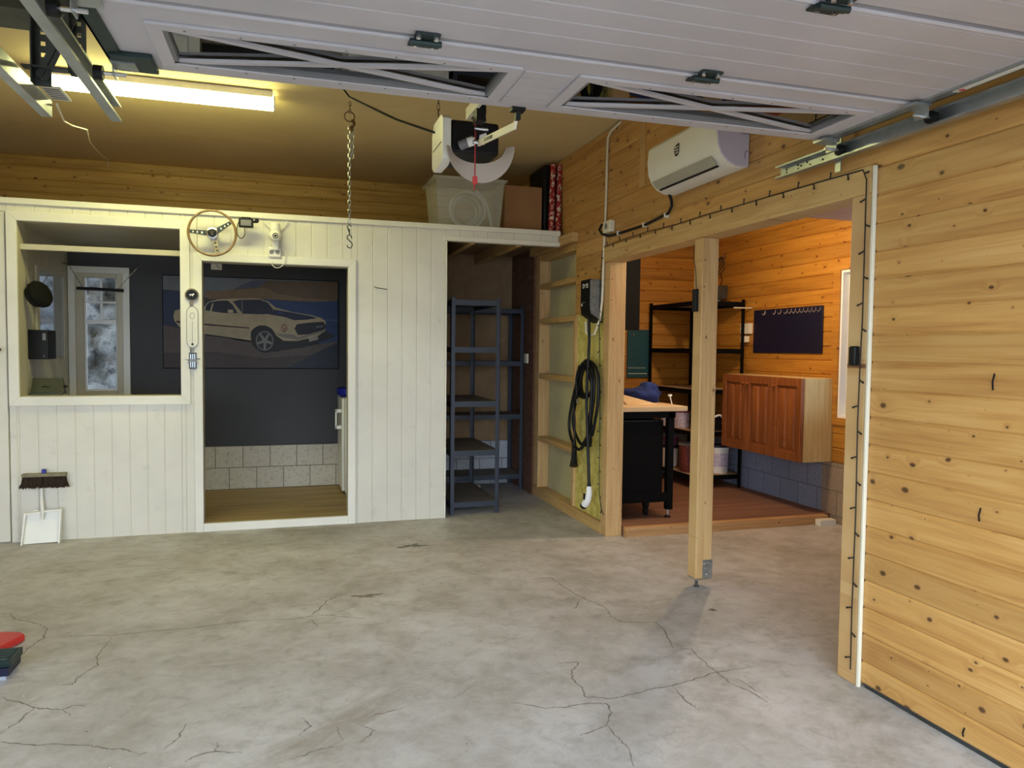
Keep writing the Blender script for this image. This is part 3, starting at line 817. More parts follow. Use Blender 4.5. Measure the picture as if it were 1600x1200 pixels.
# ------------------------------------------------------------------ hanging chain
ch = empty('hanging_chain', 'doubled steel chain with ring and S-hook hanging from the ceiling', 'chain', (-1.865, 4.96, 3.0))
def link(mb, c, L, W, r, rot):
    pts = []
    for i in range(12):
        a = 2*PI*i/12; u = math.cos(a)*W/2; v = math.sin(a)*W/2 + (L/2-W/2)*(1 if math.sin(a) > 0 else -1)
        p = Vector((u*math.cos(rot), u*math.sin(rot), v)); pts.append(Vector(c)+p)
    mb.tube(pts, r, 5, True)
mb = MB(M_rust); z = 2.95; k = 0
while z > 2.90: link(mb, (-1.865, 4.96, z), .03, .012, .002, (k % 2)*PI/2); z -= .024; k += 1
par(mb, 'top_links', ch)
mb = MB(M_rust); mb.tube([(-1.868+.032*math.cos(2*PI*i/16), 4.96, 2.868+.032*math.sin(2*PI*i/16)) for i in range(16)], .004, 6, True); par(mb, 'ring', ch)
mb = MB(M_rust); mb.tube([(-1.85+.01*math.sin(i), 4.955+.01*math.cos(i*1.7), 2.845-.012*i) for i in range(7)], .011, 8); par(mb, 'shackle', ch)
mb = MB(M_galv); z = 2.80; k = 0
while z > 2.19: link(mb, (-1.868, 4.96, z), .036, .017, .0028, (k % 2)*PI/2+.3); z -= .030; k += 1
z = 2.80
while z > 2.62: link(mb, (-1.848, 4.957, z), .036, .017, .0028, (k % 2)*PI/2+.9); z -= .030; k += 1
par(mb, 'chain_links', ch)
mb = MB(M_galvd)
mb.tube([(-1.868+.011, 4.96, 2.165), (-1.868, 4.96, 2.18), (-1.881, 4.96, 2.165), (-1.870, 4.96, 2.13)], .004, 6)
mb.tube([(-1.868, 4.96, 2.15), (-1.866, 4.96, 2.11)], .004, 6)
S_ = [(.013, .045), (.010, .060), (-.002, .067), (-.016, .058), (-.016, .042), (-.002, .030), (.014, .016), (.016, -.004), (.004, -.018), (-.012, -.014), (-.017, 0)]
mb.tube([(-1.866+a, 4.96, 2.045+b) for a, b in S_], .004, 6)
par(mb, 'hook', ch)

# ------------------------------------------------------------------ opener
op = empty('door_opener', 'white and black garage door opener hanging from the ceiling with its lamp cover swung open', 'door opener', (-1.47, 3.45, 3.0))
mb = MB(M_black); mb.box(-1.56, -1.335, 3.31, 3.62, 2.265, 2.41); par(mb, 'motor_body', op, .012)
mb = MB(M_wplast)
mb.prism([(3.27, 2.225), (3.27, 2.40), (3.31, 2.425), (3.48, 2.425), (3.52, 2.38), (3.52, 2.23), (3.48, 2.205), (3.32, 2.205)], lambda u, v, d: (d, u, v), -1.605, -1.568)
mb.use(M_gplast); mb.box(-1.608, -1.605, 3.30, 3.49, 2.30, 2.304)
par(mb, 'side_housing', op, .008)
mb = MB(M_lens)   # swung-down lamp cover: a curved band
n = 20; vs = []; fs = []
for i in range(n+1):
    a = PI + PI*i/n; cx_, cz_ = -1.437, 2.285
    xo = cx_+.155*math.cos(a); zo = cz_+.165*math.sin(a)*1.0
    xi = cx_+.125*math.cos(a); zi = cz_+.070*math.sin(a)
    zo += .02*(i/n-.5); zi += .02*(i/n-.5)
    vs += [(xo, 3.24, zo), (xi, 3.285, zi), (xo, 3.248, zo), (xi, 3.293, zi)]
for i in range(n):
    a = 4*i; b = a+4
    fs += [(a, b, b+1, a+1), (a+2, a+3, b+3, b+2), (a, a+2, b+2, b), (a+1, b+1, b+3, a+3)]
fs += [(0, 1, 3, 2), (4*n, 4*n+2, 4*n+3, 4*n+1)]
mb.add(vs, fs); par(mb, 'lamp_cover', op)
mb = MB(M_gplast); mb.cyl((-1.525, 3.28, 2.285), (-1.495, 3.26, 2.297), .021, 14); mb.use(M_wbright)
mb.cyl((-1.495, 3.26, 2.297), (-1.47, 3.25, 2.305), .021, 14)
for dz, dy in ((.009, .0), (-.008, 0), (0, .012)): mb.tube([(-1.475, 3.25+dy, 2.303+dz), (-1.418, 3.225+dy, 2.323+dz)], .0065, 8)
par(mb, 'light_bulb', op)
mb = MB(M_galvd); mb.box(-1.485, -1.455, 1.0, 3.30, 2.415, 2.445); mb.use(M_cream); mb.box(-1.50, -1.485, 2.9, 3.28, 2.40, 2.45); par(mb, 'drive_rail', op)
mb = MB(M_black); mb.box(-1.495, -1.455, 3.10, 3.17, 2.35, 2.414); mb.bar((-1.475, 3.14, 2.34), (-1.485, 3.14, 2.25), .014, .012); mb.use(M_chrome); mb.cyl((-1.50, 3.12, 2.32), (-1.44, 3.12, 2.32), .006, 8); mb.cyl((-1.505, 3.12, 2.262), (-1.455, 3.12, 2.262), .009, 8)
par(mb, 'trolley', op)
mb = MB(M_cream); mb.bar((-1.478, 3.13, 2.262), (-1.458, 2.665, 2.208), .008, .026); mb.bar((-1.458, 2.675, 2.205), (-1.459, 2.645, 2.243), .008, .024)
mb.use(M_black)
for k in range(6): mb.bar((-1.4755-.0004*k, 2.93+k*.02, 2.238+k*.0023), (-1.4755-.0004*k, 2.938+k*.02, 2.239+k*.0023), .002, .014)
mb.box(-1.485, -1.435, 2.615, 2.655, 2.250, 2.262); mb.box(-1.468, -1.45, 2.625, 2.65, 2.22, 2.252)
par(mb, 'door_arm', op)
mb = MB(M_redcord); mb.tube([(-1.491, 3.14, 2.345), (-1.491, 3.14, 2.2), (-1.491, 3.14, 2.12)], .0028, 6)
mb.use(M_red); mb.box(-1.501, -1.481, 3.134, 3.146, 2.09, 2.122); mb.tube([(-1.491, 3.14, 2.095), (-1.494, 3.14, 2.065)], .003, 6)
par(mb, 'release_cord', op, label='red release cord with red handle')
for x, y in ((-1.60, 3.40), (-1.34, 3.55)):
    mb = MB(M_copper); z = 2.99; k = 0
    while z > 2.43: link(mb, (x, y, z), .034, .012, .0018, (k % 2)*PI/2); z -= .028; k += 1
    par(mb, 'hanging_chain', op)
mb = MB(M_black); mb.tube([(-1.60, 3.45, 2.38), (-1.75, 3.7, 2.50), (-1.95, 4.0, 2.68), (-2.1, 4.3, 2.99)], .006, 6); par(mb, 'power_cable', op)

# ------------------------------------------------------------------ air conditioner
ac = empty('air_conditioner', 'white wall-mounted air conditioner above the side opening', 'air conditioner', (0, 3.70, 2.30))
prof = [(-.002, 2.325), (-.075, 2.325), (-.125, 2.345), (-.165, 2.385), (-.185, 2.43), (-.192, 2.50), (-.185, 2.58), (-.15, 2.61), (-.002, 2.61)]
mb = MB(M_wplast); mb.prism(prof, lambda u, v, d: (u, d, v), 3.33, 4.075); par(mb, 'casing', ac, .006)
mb = MB(plain('pale lilac plastic', (196, 190, 206), .45)); mb.prism([(u*.985-.003, v*.99+.024) for u, v in prof], lambda u, v, d: (u, d, v), 3.318, 3.331); par(mb, 'end_cap', ac, .003, label='pale lilac end cap')
mb = MB(plain('beige louvre', (170, 166, 146), .35)); mb.bar((-.1565, 3.40, 2.366), (-.1565, 4.04, 2.366), .052, .004, (-.7, 0, -.7)); par(mb, 'louvre', ac)
mb = MB(M_black); mb.bar((-.127, 3.41, 2.3405), (-.127, 4.03, 2.3405), .012, .004, (-.45, 0, -.9)); par(mb, 'air_slot', ac)
mb = MB(M_black); cy, cz = 3.70, 2.50
def shield(mb, cy, cz, r, m, x):
    pts = [(cy+.9*r, cz+.55*r), (cy+.3*r, cz+.95*r), (cy-.75*r, cz+1.15*r), (cy-.8*r, cz-.2*r), (cy-.45*r, cz-.9*r), (cy, cz-1.15*r), (cy+.55*r, cz-1.0*r), (cy+.95*r, cz-.2*r)]
    mb.use(m); mb.prism(pts, lambda u, v, d: (x+d, u, v), 0, .0008)
shield(mb, 3.72, 2.495, .030, M_black, -.1945)
mb.use(M_wplast)
for (a, b, c_, d_) in ((-.018, -.004, .012, .020), (.002, .018, .010, .018), (-.020, .020, -.003, .003), (-.015, -.002, -.018, -.010), (.003, .014, -.020, -.012)):
    mb.box(-.1955, -.1945, 3.72+a, 3.72+b, 2.495+c_, 2.495+d_)
par(mb, 'emblem', ac, label='black shield emblem with white lettering')
mb = MB(M_gplast)
for i in range(7): mb.box(-.058+i*.008, -.053+i*.008, 3.3165, 3.3185, 2.488, 2.510)
par(mb, 'rating_label', ac)
mb = MB(M_gplast); mb.tube([(-.012, 3.3165, 2.40), (-.025, 3.3165, 2.405), (-.03, 3.3165, 2.39), (-.03, 3.3165, 2.365)], .002, 6)
par(mb, 'printed_marks', ac)
pipe = tag(MB(M_black).tube([(-.05, 4.058, 2.33), (-.03, 4.065, 2.30), (-.02, 4.075, 2.265), (-.018, 4.12, 2.228), (-.015, 4.43, 2.205), (-.015, 4.85, 2.208), (-.017, 5.00, 2.212), (-.03, 5.09, 2.24), (-.04, 5.115, 2.275), (-.036, 5.08, 2.305), (-.03, 5.02, 2.30)], .009, 8).build('cable'), 'thick black cable curving from the air conditioner to the small white socket', 'cable')
for y_, z_ in ((4.15, 2.219), (4.44, 2.206), (4.83, 2.208)):
    MB(M_wplast).box(-.028, -.002, y_-.008, y_+.008, z_-.014, z_+.014).build('cable_clip', pipe)

# conduit and junction box on the wall
tag(MB(M_cream).tube([(-.012, 4.84, 2.985), (-.012, 5.0, 2.965), (-.012, 5.05, 2.93), (-.012, 5.056, 2.80), (-.012, 5.066, 2.45), (-.012, 5.088, 2.1), (-.014, 5.098, 1.749), (-.02, 5.126, 1.608), (-.03, 5.193, 1.504), (-.05, 5.255, 1.49), (-.06, 5.285, 1.52), (-.06, 5.295, 1.60)], .009, 8).build('conduit'), 'cream conduit running down the wall beside the opening to the car charger', 'conduit')
o = empty('junction_box', 'small cream wall socket beside the conduit above the opening', 'socket', (0, 4.98, 2.28))
par(MB(M_cream).box(-.045, 0, 4.925, 5.045, 2.235, 2.32), 'box', o, .008)
mb = MB(M_gplast); mb.cyl((-.0455, 4.985, 2.278), (-.047, 4.985, 2.278), .022, 18); par(mb, 'socket_face', o)

# ------------------------------------------------------------------ light strings
def light_string(name, pts, label, n, parent=None):
    o = empty(name, label, 'string lights', pts[0])
    mb = MB(M_wire); mb.tube(pts, .0027, 6); par(mb, 'wire', o)
    # little bulbs at even steps
    seg = [(Vector(a), Vector(b)) for a, b in zip(pts, pts[1:])]; L = sum((b-a).length for a, b in seg)
    for i in range(n):
        s_ = L*(i+.5)/n
        for a, b in seg:
            l = (b-a).length
            if s_ <= l: p = a+(b-a)*(s_/l); break
            s_ -= l
        d = (b-a).normalized(); side = Vector((0, -d.z, d.y)) * (1 if i % 2 else -1)
        q = p + (side*.026 + d*.010) + Vector((-.004, 0, 0))
        mb = MB(M_wire); mb.tube([p, p+(q-p)*.6, q], [.003, .0032, .0045], 6); par(mb, 'bulb', o)
    return o
xs = -.020
light_string('light_string', [(xs, 5.07, 2.143), (xs, 4.806, 2.153), (xs, 4.403, 2.155), (xs, 4.009, 2.142), (xs, 3.725, 2.145), (xs, 3.415, 2.140), (xs, 3.145, 2.138), (xs, 2.701, 2.132), (xs, 2.51, 2.128), (xs, 2.489, 2.084), (xs, 2.486, 1.517), (xs, 2.490, 1.40), (xs, 2.494, 1.1), (xs, 2.488, .726), (xs, 2.492, .3), (xs, 2.489, .06)],
             'dark string of tiny unlit bulbs along the lintel and down the near jamb', 44)
light_string('light_string', [(-.024, 5.088, 2.12), (-.026, 5.112, 1.90), (-.026, 5.118, 1.702), (-.024, 5.112, 1.417), (-.012, 5.112, 1.033), (-.01, 5.112, .645), (-.01, 5.104, .30), (-.01, 5.06, .19), (-.008, 5.02, .16)],
             'dark string of tiny unlit bulbs down the far jamb beside the car charger', 20)
tag(MB(M_black).box(-.042, -.013, 2.500, 2.535, 1.33, 1.41).build('plug_adapter', None, .006), 'small black plug adapter on the near jamb', 'adapter')

# ------------------------------------------------------------------ middle post
ps = empty('timber_post', 'tall square timber post in the middle of the side opening', 'post', (.053, 3.785, .02))
mb = MB(M_studZ); mb.box(0, .106, 3.745, 3.835, .06, 2.03); par(mb, 'post_timber', ps, .005)
mb = MB(M_galv); mb.box(.045, .108, 3.740, 3.7445, .065, .17); mb.box(0, .106, 3.745, 3.835, .052, .06); par(mb, 'anchor_plate', ps)
for dx, dz in ((.055, .15), (.075, .155), (.095, .145), (.06, .12), (.09, .10), (.07, .085)): par(MB(M_chrome).cyl((dx, 3.7375, dz), (dx, 3.741, dz), .004, 8), 'anchor_nail', ps)
mb = MB(M_galvd); mb.cyl((.035, 3.79, .0), (.035, 3.79, .055), .008, 12); mb.cyl((.035, 3.79, 0), (.035, 3.79, .008), .016, 6); par(mb, 'anchor_bolt', ps)
tag(MB(M_black).box(-.022, -.001, 3.775, 3.815, 1.61, 1.74).build('switch_box', None, .004), 'small black switch on the timber post', 'switch')
tag(MB(M_wire).tube([(-.004, 3.80, 1.745), (-.006, 3.81, 1.86), (-.004, 3.835, 1.91), (-.004, 3.835, 2.0)], .002, 6).build('thin_wire'), 'thin wire from the black switch up the timber post', 'wire')

# ------------------------------------------------------------------ EV charger
ev = empty('car_charger', 'black wall-mounted car charger with a white ring logo', 'car charger', (0, 5.19, 1.78))
mb = MB(plain('mottled grey plastic', (120, 118, 110), .6, var=.3, vs=60)); fnE = lambda u, v, d: (d, u, v)
out_ = [(5.08, 1.66), (5.06, 1.70), (5.06, 1.895), (5.07, 1.905), (5.27, 1.905), (5.285, 1.89), (5.285, 1.70), (5.20, 1.635)]
mb = MB(mb.mats[0])
yb = [(-.002, 1.59), (-.11, 1.655), (-.118, 1.70), (-.118, 1.90), (-.11, 1.91), (-.002, 1.91)]; yb = [(u*.86, v) for u, v in yb]
mb.prism(yb, lambda u, v, d: (u, d, v), 5.125, 5.298); par(mb, 'charger_body', ev, .006)
mb = MB(M_black); mb.prism([(u*.86, v) for u, v in [(-.121, 1.705), (-.121, 1.905), (-.117, 1.912), (-.100, 1.912), (-.100, 1.66), (-.112, 1.66)]], lambda u, v, d: (u, d, v), 5.127, 5.300)
mb.prism([(u*.86, v) for u, v in [(-.003, 1.588), (-.112, 1.650), (-.121, 1.705), (-.119, 1.706), (-.108, 1.657), (-.003, 1.598)]], lambda u, v, d: (u, d, v), 5.124, 5.300)
par(mb, 'front_cover', ev, .003, label='glossy black front cover')
mb = MB(M_wplast)
def ring(mb, y, z, r, a0=0, a1=360): mb.tube([(-.1045, y+r*math.cos(R(a)), z+r*math.sin(R(a))) for a in range(a0, a1+1, 30)], .003, 6)
ring(mb, 5.245, 1.865, .015, 0, 330); ring(mb, 5.178, 1.865, .015, 0, 330); mb.box(-.1055, -.104, 5.203, 5.220, 1.868, 1.873)
mb.box(-.1055, -.104, 5.262, 5.284, 1.715, 1.735); mb.box(-.1055, -.104, 5.21, 5.265, 1.741, 1.743)
par(mb, 'logo', ev, label='white ring logo')
cbl = empty('charging_cable', 'black charging cable with white handled plug coiled on a wall hook below the charger', 'cable', (-.03, 5.3, 1.28))
mb = MB(M_black); mb.tube([(-.06, 5.235, 1.63), (-.07, 5.20, 1.45), (-.075, 5.20, 1.30), (-.09, 5.185, 1.15), (-.10, 5.16, .95), (-.10, 5.12, .65), (-.10, 5.09, .38)], .012, 8); par(mb, 'hanging_lead', cbl)
def spline(P, k=6, closed=True):
    out = []; n = len(P)
    for i in range(n if closed else n-1):
        p0, p1, p2, p3 = [Vector(P[(i+j) % n]) if closed else Vector(P[min(max(i+j, 0), n-1)]) for j in (-1, 0, 1, 2)]
        for s_ in range(k):
            t = s_/k
            out.append(.5*((2*p1)+(-p0+p2)*t+(2*p0-5*p1+4*p2-p3)*t*t+(-p0+3*p1-3*p2+p3)*t**3))
    if not closed: out.append(Vector(P[-1]))
    return out
mb = MB(M_black)
A = [(5.302,1.282),(5.478,1.036),(5.573,0.805),(5.523,0.676),(5.387,0.605),(5.262,0.653),(5.172,0.781),(5.131,1.057),(5.152,1.2)]
mb.tube(spline([(-.075, y, z) for y, z in A]), .0125, 8, True)
mb.tube(spline([(-.058, y-.01, z) for y, z in A[:1]+[(5.46,1.02),(5.545,.83),(5.49,.72),(5.37,.65),(5.28,.69),(5.2,.8)]+A[7:]]), .0125, 8, True)
mb.tube(spline([(-.045, y, z) for y, z in [(5.35,1.281),(5.2,1.289),(5.089,1.204),(5.075,1.009),(5.117,0.87),(5.178,0.737),(5.2,.9),(5.18,1.1)]]), .0125, 8, True)
mb.tube(spline([(-.055, y, z) for y, z in [(5.359,1.27),(5.441,1.169),(5.436,1.049),(5.321,1.018),(5.181,1.065),(5.16,1.181),(5.25,1.278)]]), .016, 8, True)
mb.tube(spline([(-.035, y, z) for y, z in [(5.359,1.26),(5.43,1.169),(5.42,1.06),(5.321,1.03),(5.2,1.075),(5.18,1.181),(5.25,1.27)]]), .015, 8, True)
mb.tube(spline([(-.09, 5.34, 1.26), (-.09, 5.40, 1.15), (-.09, 5.39, 1.02), (-.08, 5.476, .969), (-.07, 5.47, .815), (-.07, 5.463, .649)], 6, False), .009, 8)
par(mb, 'cable_coil', cbl)
mb = MB(M_black)
mb.tube([(-.075, 5.463, .665), (-.075, 5.455, .60), (-.085, 5.43, .53), (-.10, 5.40, .47)], [.016, .02, .024, .034], 12); par(mb, 'connector', cbl)
mb = MB(M_black); mb.tube([(-.06, 5.19, .80), (-.06, 5.20, .70), (-.06, 5.21, .65)], [.014, .026, .026], 12)
par(mb, 'connector', cbl)
mb = MB(M_chrome); mb.tube([(0, 5.34, 1.30), (-.05, 5.34, 1.285), (-.10, 5.33, 1.262)], .005, 6); par(mb, 'hook', cbl); mb = MB(M_chrome); mb.tube([(-.07, 5.41, 1.0), (-.08, 5.40, .965)], .012, 8)
par(mb, 'cable_clip', cbl)
mb = MB(M_wbright); mb.tube([(-.10, 5.09, .365), (-.10, 5.085, .31), (-.105, 5.10, .26), (-.11, 5.14, .22)], [.018, .024, .028, .03], 14)
mb.use(M_black); mb.tube([(-.10, 5.09, .40), (-.10, 5.09, .36)], [.012, .017], 12); mb.tube([(-.11, 5.14, .222), (-.112, 5.165, .20)], [.029, .027], 14); mb.box(-.135, -.127, 5.09, 5.115, .265, .31)
par(mb, 'plug', cbl, 0, 'white plug handle with black tip')

# ------------------------------------------------------------------ shelf units
def shelf_unit(x0, x1, y0, y1, z0, z1, levels, label, mat, shelfmat, group='metal shelving units', up=.035):
    o = empty('shelf_unit', label, 'shelf', ((x0+x1)/2, (y0+y1)/2, z0), group)
    for x, sx in ((x0, 1), (x1, -1)):
        for y, sy in ((y0, 1), (y1, -1)):
            mb = MB(mat); mb.box(min(x, x+up*sx), max(x, x+up*sx), min(y, y+.003*sy), max(y, y+.003*sy), z0, z1)
            mb.box(min(x, x+.003*sx), max(x, x+.003*sx), min(y, y+up*sy), max(y, y+up*sy), z0, z1)
            par(mb, 'upright', o)
    for z in levels:
        mb = MB(mat)
        for (a, b, c_, d_) in ((x0+.003, x1-.003, y0+.003, y0+.006), (x0+.003, x1-.003, y1-.006, y1-.003), (x0+.003, x0+.006, y0, y1), (x1-.006, x1-.003, y0, y1)):
            mb.box(a, b, c_, d_, z-.045, z)
        par(mb, 'beam', o)
        mb = MB(shelfmat); mb.box(x0+.007, x1-.007, y0+.007, y1-.007, z-.010, z-.001); par(mb, 'shelf_board', o)
    return o
shelf_unit(-.965, -.545, 5.975, 6.87, 0, 1.805, (.105, .535, .945, 1.395, 1.785), 'slate blue metal shelving unit standing end-on in the bay, beside the white panelling', M_slate, M_mdf)
shelf_unit(-.96, -.03, 6.915, 7.32, 0, 1.80, (.155, .745, 1.265, 1.775), 'slate blue metal shelving unit against the back of the bay, behind the front unit', M_slate, M_mdf)
SH = shelf_unit(1.43, 1.95, 6.17, 7.11, .07, 1.885, (.20, .62, 1.02, 1.41, 1.86), 'black metal shelving unit in the orange workshop, loaded with paint buckets', M_blackm, M_mdfw)
tag(MB(M_cream).box(-.04, -.012, 6.80, 6.88, 1.25, 1.34).build('wall_socket', None, .004), 'small white socket on the dark wall behind the shelving bay', 'socket')
for k, (x0, y0) in enumerate(((-.62, 7.05), (-.86, 7.0))):
    tag(MB(M_card if k else M_trim).box(x0, x0+.2, y0, y0+.12, 0, .035).build('timber_offcut', None, .003), ('pale timber offcut on the floor under the rear shelving unit, right one', 'brown timber offcut on the floor under the rear shelving unit, left one')[k], 'offcut')

# ------------------------------------------------------------------ things on the loft
bn = empty('storage_bin', 'cloudy clear plastic storage bin holding a coiled hose, on the loft', 'storage box', (-.82, 6.2, 2.376))
mb = MB(M_bin)
def tub(mb, x0, x1, y0, y1, z0, z1, tp, t=.004):
    a = [(x0+tp, y0+tp), (x1-tp, y0+tp), (x1-tp, y1-tp), (x0+tp, y1-tp)]; b = [(x0, y0), (x1, y0), (x1, y1), (x0, y1)]
    ai = [(x0+tp+t, y0+tp+t), (x1-tp-t, y0+tp+t), (x1-tp-t, y1-tp-t), (x0+tp+t, y1-tp-t)]; bi = [(x0+t, y0+t), (x1-t, y0+t), (x1-t, y1-t), (x0+t, y1-t)]
    vs = [(x, y, z0) for x, y in a]+[(x, y, z1) for x, y in b]+[(x, y, z0+t) for x, y in ai]+[(x, y, z1) for x, y in bi]
    fs = [(3, 2, 1, 0)]+[(i, (i+1) % 4, 4+(i+1) % 4, 4+i) for i in range(4)]+[(8, 9, 10, 11)]+[(8+i, 12+i, 12+(i+1) % 4, 8+(i+1) % 4) for i in range(4)]+[(4+i, 4+(i+1) % 4, 12+(i+1) % 4, 12+i) for i in range(4)]
    mb.add(vs, fs)
tub(mb, -1.105, -.52, 5.96, 6.42, 2.377, 2.775, .035); par(mb, 'bin_body', bn)
mb = MB(M_bin)
mb.box(-1.125, -.505, 5.94, 5.962, 2.755, 2.775); mb.box(-1.125, -.505, 6.418, 6.44, 2.755, 2.775); mb.box(-1.125, -1.104, 5.962, 6.418, 2.755, 2.775); mb.box(-.522, -.505, 5.962, 6.418, 2.755, 2.775)
par(mb, 'bin_rim', bn)
mb = MB(M_hose)
for k, r_ in enumerate((.15, .125, .105)):
    mb.tube([(-.80+r_*math.cos(2*PI*i/32), 6.12+.05*k, 2.545+r_*math.sin(2*PI*i/32)) for i in range(32)], .011, 8, True)
mb.tube(spline([(-.74, 6.08, 2.70), (-.66, 6.08, 2.62), (-.62, 6.08, 2.50), (-.60, 6.08, 2.40)], 5, False), .011, 8)
mb.tube([(-.84, 6.06, 2.40), (-.76, 6.06, 2.47)], .009, 8)
tag(mb.build('hose'), 'pale hose coiled inside the clear storage bin', 'hose')
cb = empty('cardboard_box', 'brown cardboard box beside the clear bin on the loft', 'box', (-.31, 6.3, 2.376))
mb = MB(M_card); mb.box(-.49, -.155, 6.08, 6.45, 2.395, 2.765); par(mb, 'carton', cb, .003)
mb = MB(M_card); mb.add([(-.49, 6.08, 2.765), (-.155, 6.08, 2.765), (-.165, 6.25, 2.795), (-.48, 6.25, 2.795), (-.49, 6.08, 2.769), (-.155, 6.08, 2.769), (-.165, 6.25, 2.799), (-.48, 6.25, 2.799)], [(0, 3, 2, 1), (4, 5, 6, 7), (0, 1, 5, 4), (2, 3, 7, 6), (1, 2, 6, 5), (0, 4, 7, 3)])
mb.use(M_wooddk); mb.box(-.36, -.30, 6.0785, 6.08, 2.72, 2.726); par(mb, 'flap', cb)
tag(MB(M_blackm).box(-.50, -.14, 6.06, 6.48, 2.3755, 2.394).build('gap_shade'), 'thin black slab standing in for the shaded gap under the cardboard box on the loft', 'tray')  # black slab stands in for the shade in the gap below the carton
tag(MB(M_black).box(-.135, -.004, 6.10, 6.50, 2.376, 2.97).build('black_case', None, .02), 'black upright case in the loft corner behind the red wrapping rolls', 'case')
for k, (x, lb) in enumerate(((-.105, 'red and white patterned wrapping roll leaning in the loft corner, left of the pair'), (-.045, 'red and white patterned wrapping roll leaning in the loft corner, right of the pair'))):
    rl = empty('wrapping_roll', lb, 'wrapping paper', (x, 6.0, 2.376), 'wrapping rolls on the loft')
    par(MB(M_wrap).tube([(x, 5.98, 2.377), (x+.030, 6.03, 2.96)], .024, 16), 'paper', rl)

# ------------------------------------------------------------------ things on the white panelling
sw = empty('steering_wheel', 'wood rimmed three spoke steering wheel hung on the white panelling', 'steering wheel', (-2.766, YW, 2.19))
cx_, cz_, yr = -2.766, 2.192, 5.775
mb = MB(M_rim); mb.tube([(cx_+.160*math.cos(2*PI*i/48), yr, cz_+.160*math.sin(2*PI*i/48)) for i in range(48)], .0088, 12, True); par(mb, 'rim', sw)
for a in (178, 33, 285):
    mb = MB(M_chrome if a == 285 else M_galvd); d = Vector((math.cos(R(a)), 0, math.sin(R(a)))); n_ = Vector((-d.z, 0, d.x))
    c0 = Vector((cx_, yr+.03, cz_)); s0, s1 = c0+d*.03, Vector((cx_, yr, cz_))+d*.150
    vs = []
    for p, w_ in ((s0, .020), (s1, .012)):
        for sg in (-1, 1):
            for dy in (-.0015, .0015): vs.append(p+n_*sg*w_+Vector((0, dy, 0)))
    mb.add(vs, [(0, 1, 3, 2), (4, 6, 7, 5), (0, 4, 5, 1), (2, 3, 7, 6), (0, 2, 6, 4), (1, 5, 7, 3)])
    mb.use(M_black if a == 285 else M_trim)
    for t in (.35, .6, .82):
        p = s0+(s1-s0)*t; mb.cyl(p+Vector((0, -.0022, 0)), p+Vector((0, -.0016, 0)), .0085*(1.25-.6*t), 12)
    par(mb, 'spoke', sw)
mb = MB(M_chrome); mb.lathe([(.036, 0), (.036, .10), (.045, .105), (.045, .118), (.03, .125)], (cx_, YW, cz_), (0, -1, 0), 6); par(mb, 'hub', sw)
mb = MB(M_black); mb.lathe([(.030, 0), (.030, .006), (.020, .009)], (cx_, YW-.124, cz_), (0, -1, 0), 24); mb.use(M_chrome)
mb.bar((cx_-.01, YW-.134, cz_+.012), (cx_-.004, YW-.134, cz_-.014), .004, .002); mb.bar((cx_+.01, YW-.134, cz_+.012), (cx_+.004, YW-.134, cz_-.014), .004, .002); mb.bar((cx_, YW-.134, cz_+.016), (cx_, YW-.134, cz_-.016), .004, .002)
par(mb, 'horn_button', sw)

fd = empty('flood_light', 'small black floodlight on the white panelling right of the steering wheel', 'work light', (-2.54, YW, 2.28))
par(MB(M_black).box(-2.587, -2.487, 5.775, 5.815, 2.247, 2.312), 'lamp_body', fd, .004)
par(MB(M_gplast).box(-2.573, -2.501, 5.772, 5.776, 2.258, 2.300), 'lens', fd)
mb = MB(M_black); mb.tube([(-2.587, 5.82, 2.30), (-2.565, 5.83, 2.325), (-2.51, 5.83, 2.325), (-2.489, 5.82, 2.30)], .004, 6); mb.box(-2.55, -2.53, 5.815, YW, 2.30, 2.316); par(mb, 'bracket', fd)
mb = MB(M_black); mb.tube(spline([(-2.548, 5.81, 2.247), (-2.548, 5.83, 2.20), (-2.572, 5.86, 2.175), (-2.60, 5.88, 2.20), (-2.605, 5.88, 2.25), (-2.590, 5.87, 2.30)], 5, False), .003, 6); par(mb, 'cord', fd)
mb = MB(M_black); mb.box(-2.487, -2.463, 5.79, 5.81, 2.285, 2.30); mb.lathe([(.012, 0), (.016, .02), (.012, .028)], (-2.462, 5.80, 2.298), (0, -1, 0), 14); par(mb, 'sensor', fd)

sc_ = empty('security_camera', 'white round security camera plugged into the wall above the doorway', 'camera', (-2.33, YW, 2.15))
mb = MB(M_wplast); mb.lathe([(.036, -.045), (.038, .0), (.034, .03), (.022, .038)], (-2.335, 5.84, 2.262), (0, 0, 1), 24); par(mb, 'mount', sc_)
mb = MB(M_wplast); mb.lathe([(.004, -.045), (.024, -.04), (.038, -.024), (.044, 0), (.038, .022), (.024, .034), (.004, .038)], (-2.333, 5.83, 2.205), (0, 0, 1), 24); par(mb, 'camera_head', sc_)
mb = MB(M_wplast); mb.lathe([(.026, 0), (.026, .008)], (-2.333, 5.796, 2.198), (0, -1, 0), 24); mb.use(M_black); mb.lathe([(.021, 0), (.021, .0095)], (-2.333, 5.796, 2.198), (0, -1, 0), 24)
mb.use(M_wplast); mb.lathe([(.014, 0), (.014, .011)], (-2.333, 5.796, 2.198), (0, -1, 0), 24); mb.use(M_black); mb.lathe([(.010, 0), (.010, .0125)], (-2.333, 5.796, 2.198), (0, -1, 0), 20)
par(mb, 'lens', sc_)
mb = MB(M_wplast)
mb.bar((-2.36, 5.87, 2.262), (-2.425, 5.88, 2.318), .012, .006); mb.bar((-2.305, 5.87, 2.262), (-2.245, 5.88, 2.325), .012, .006)
par(mb, 'antenna', sc_)
mb = MB(M_wplast); mb.box(-2.355, -2.31, 5.85, 5.885, 2.10, 2.17); par(mb, 'stem', sc_, .006)
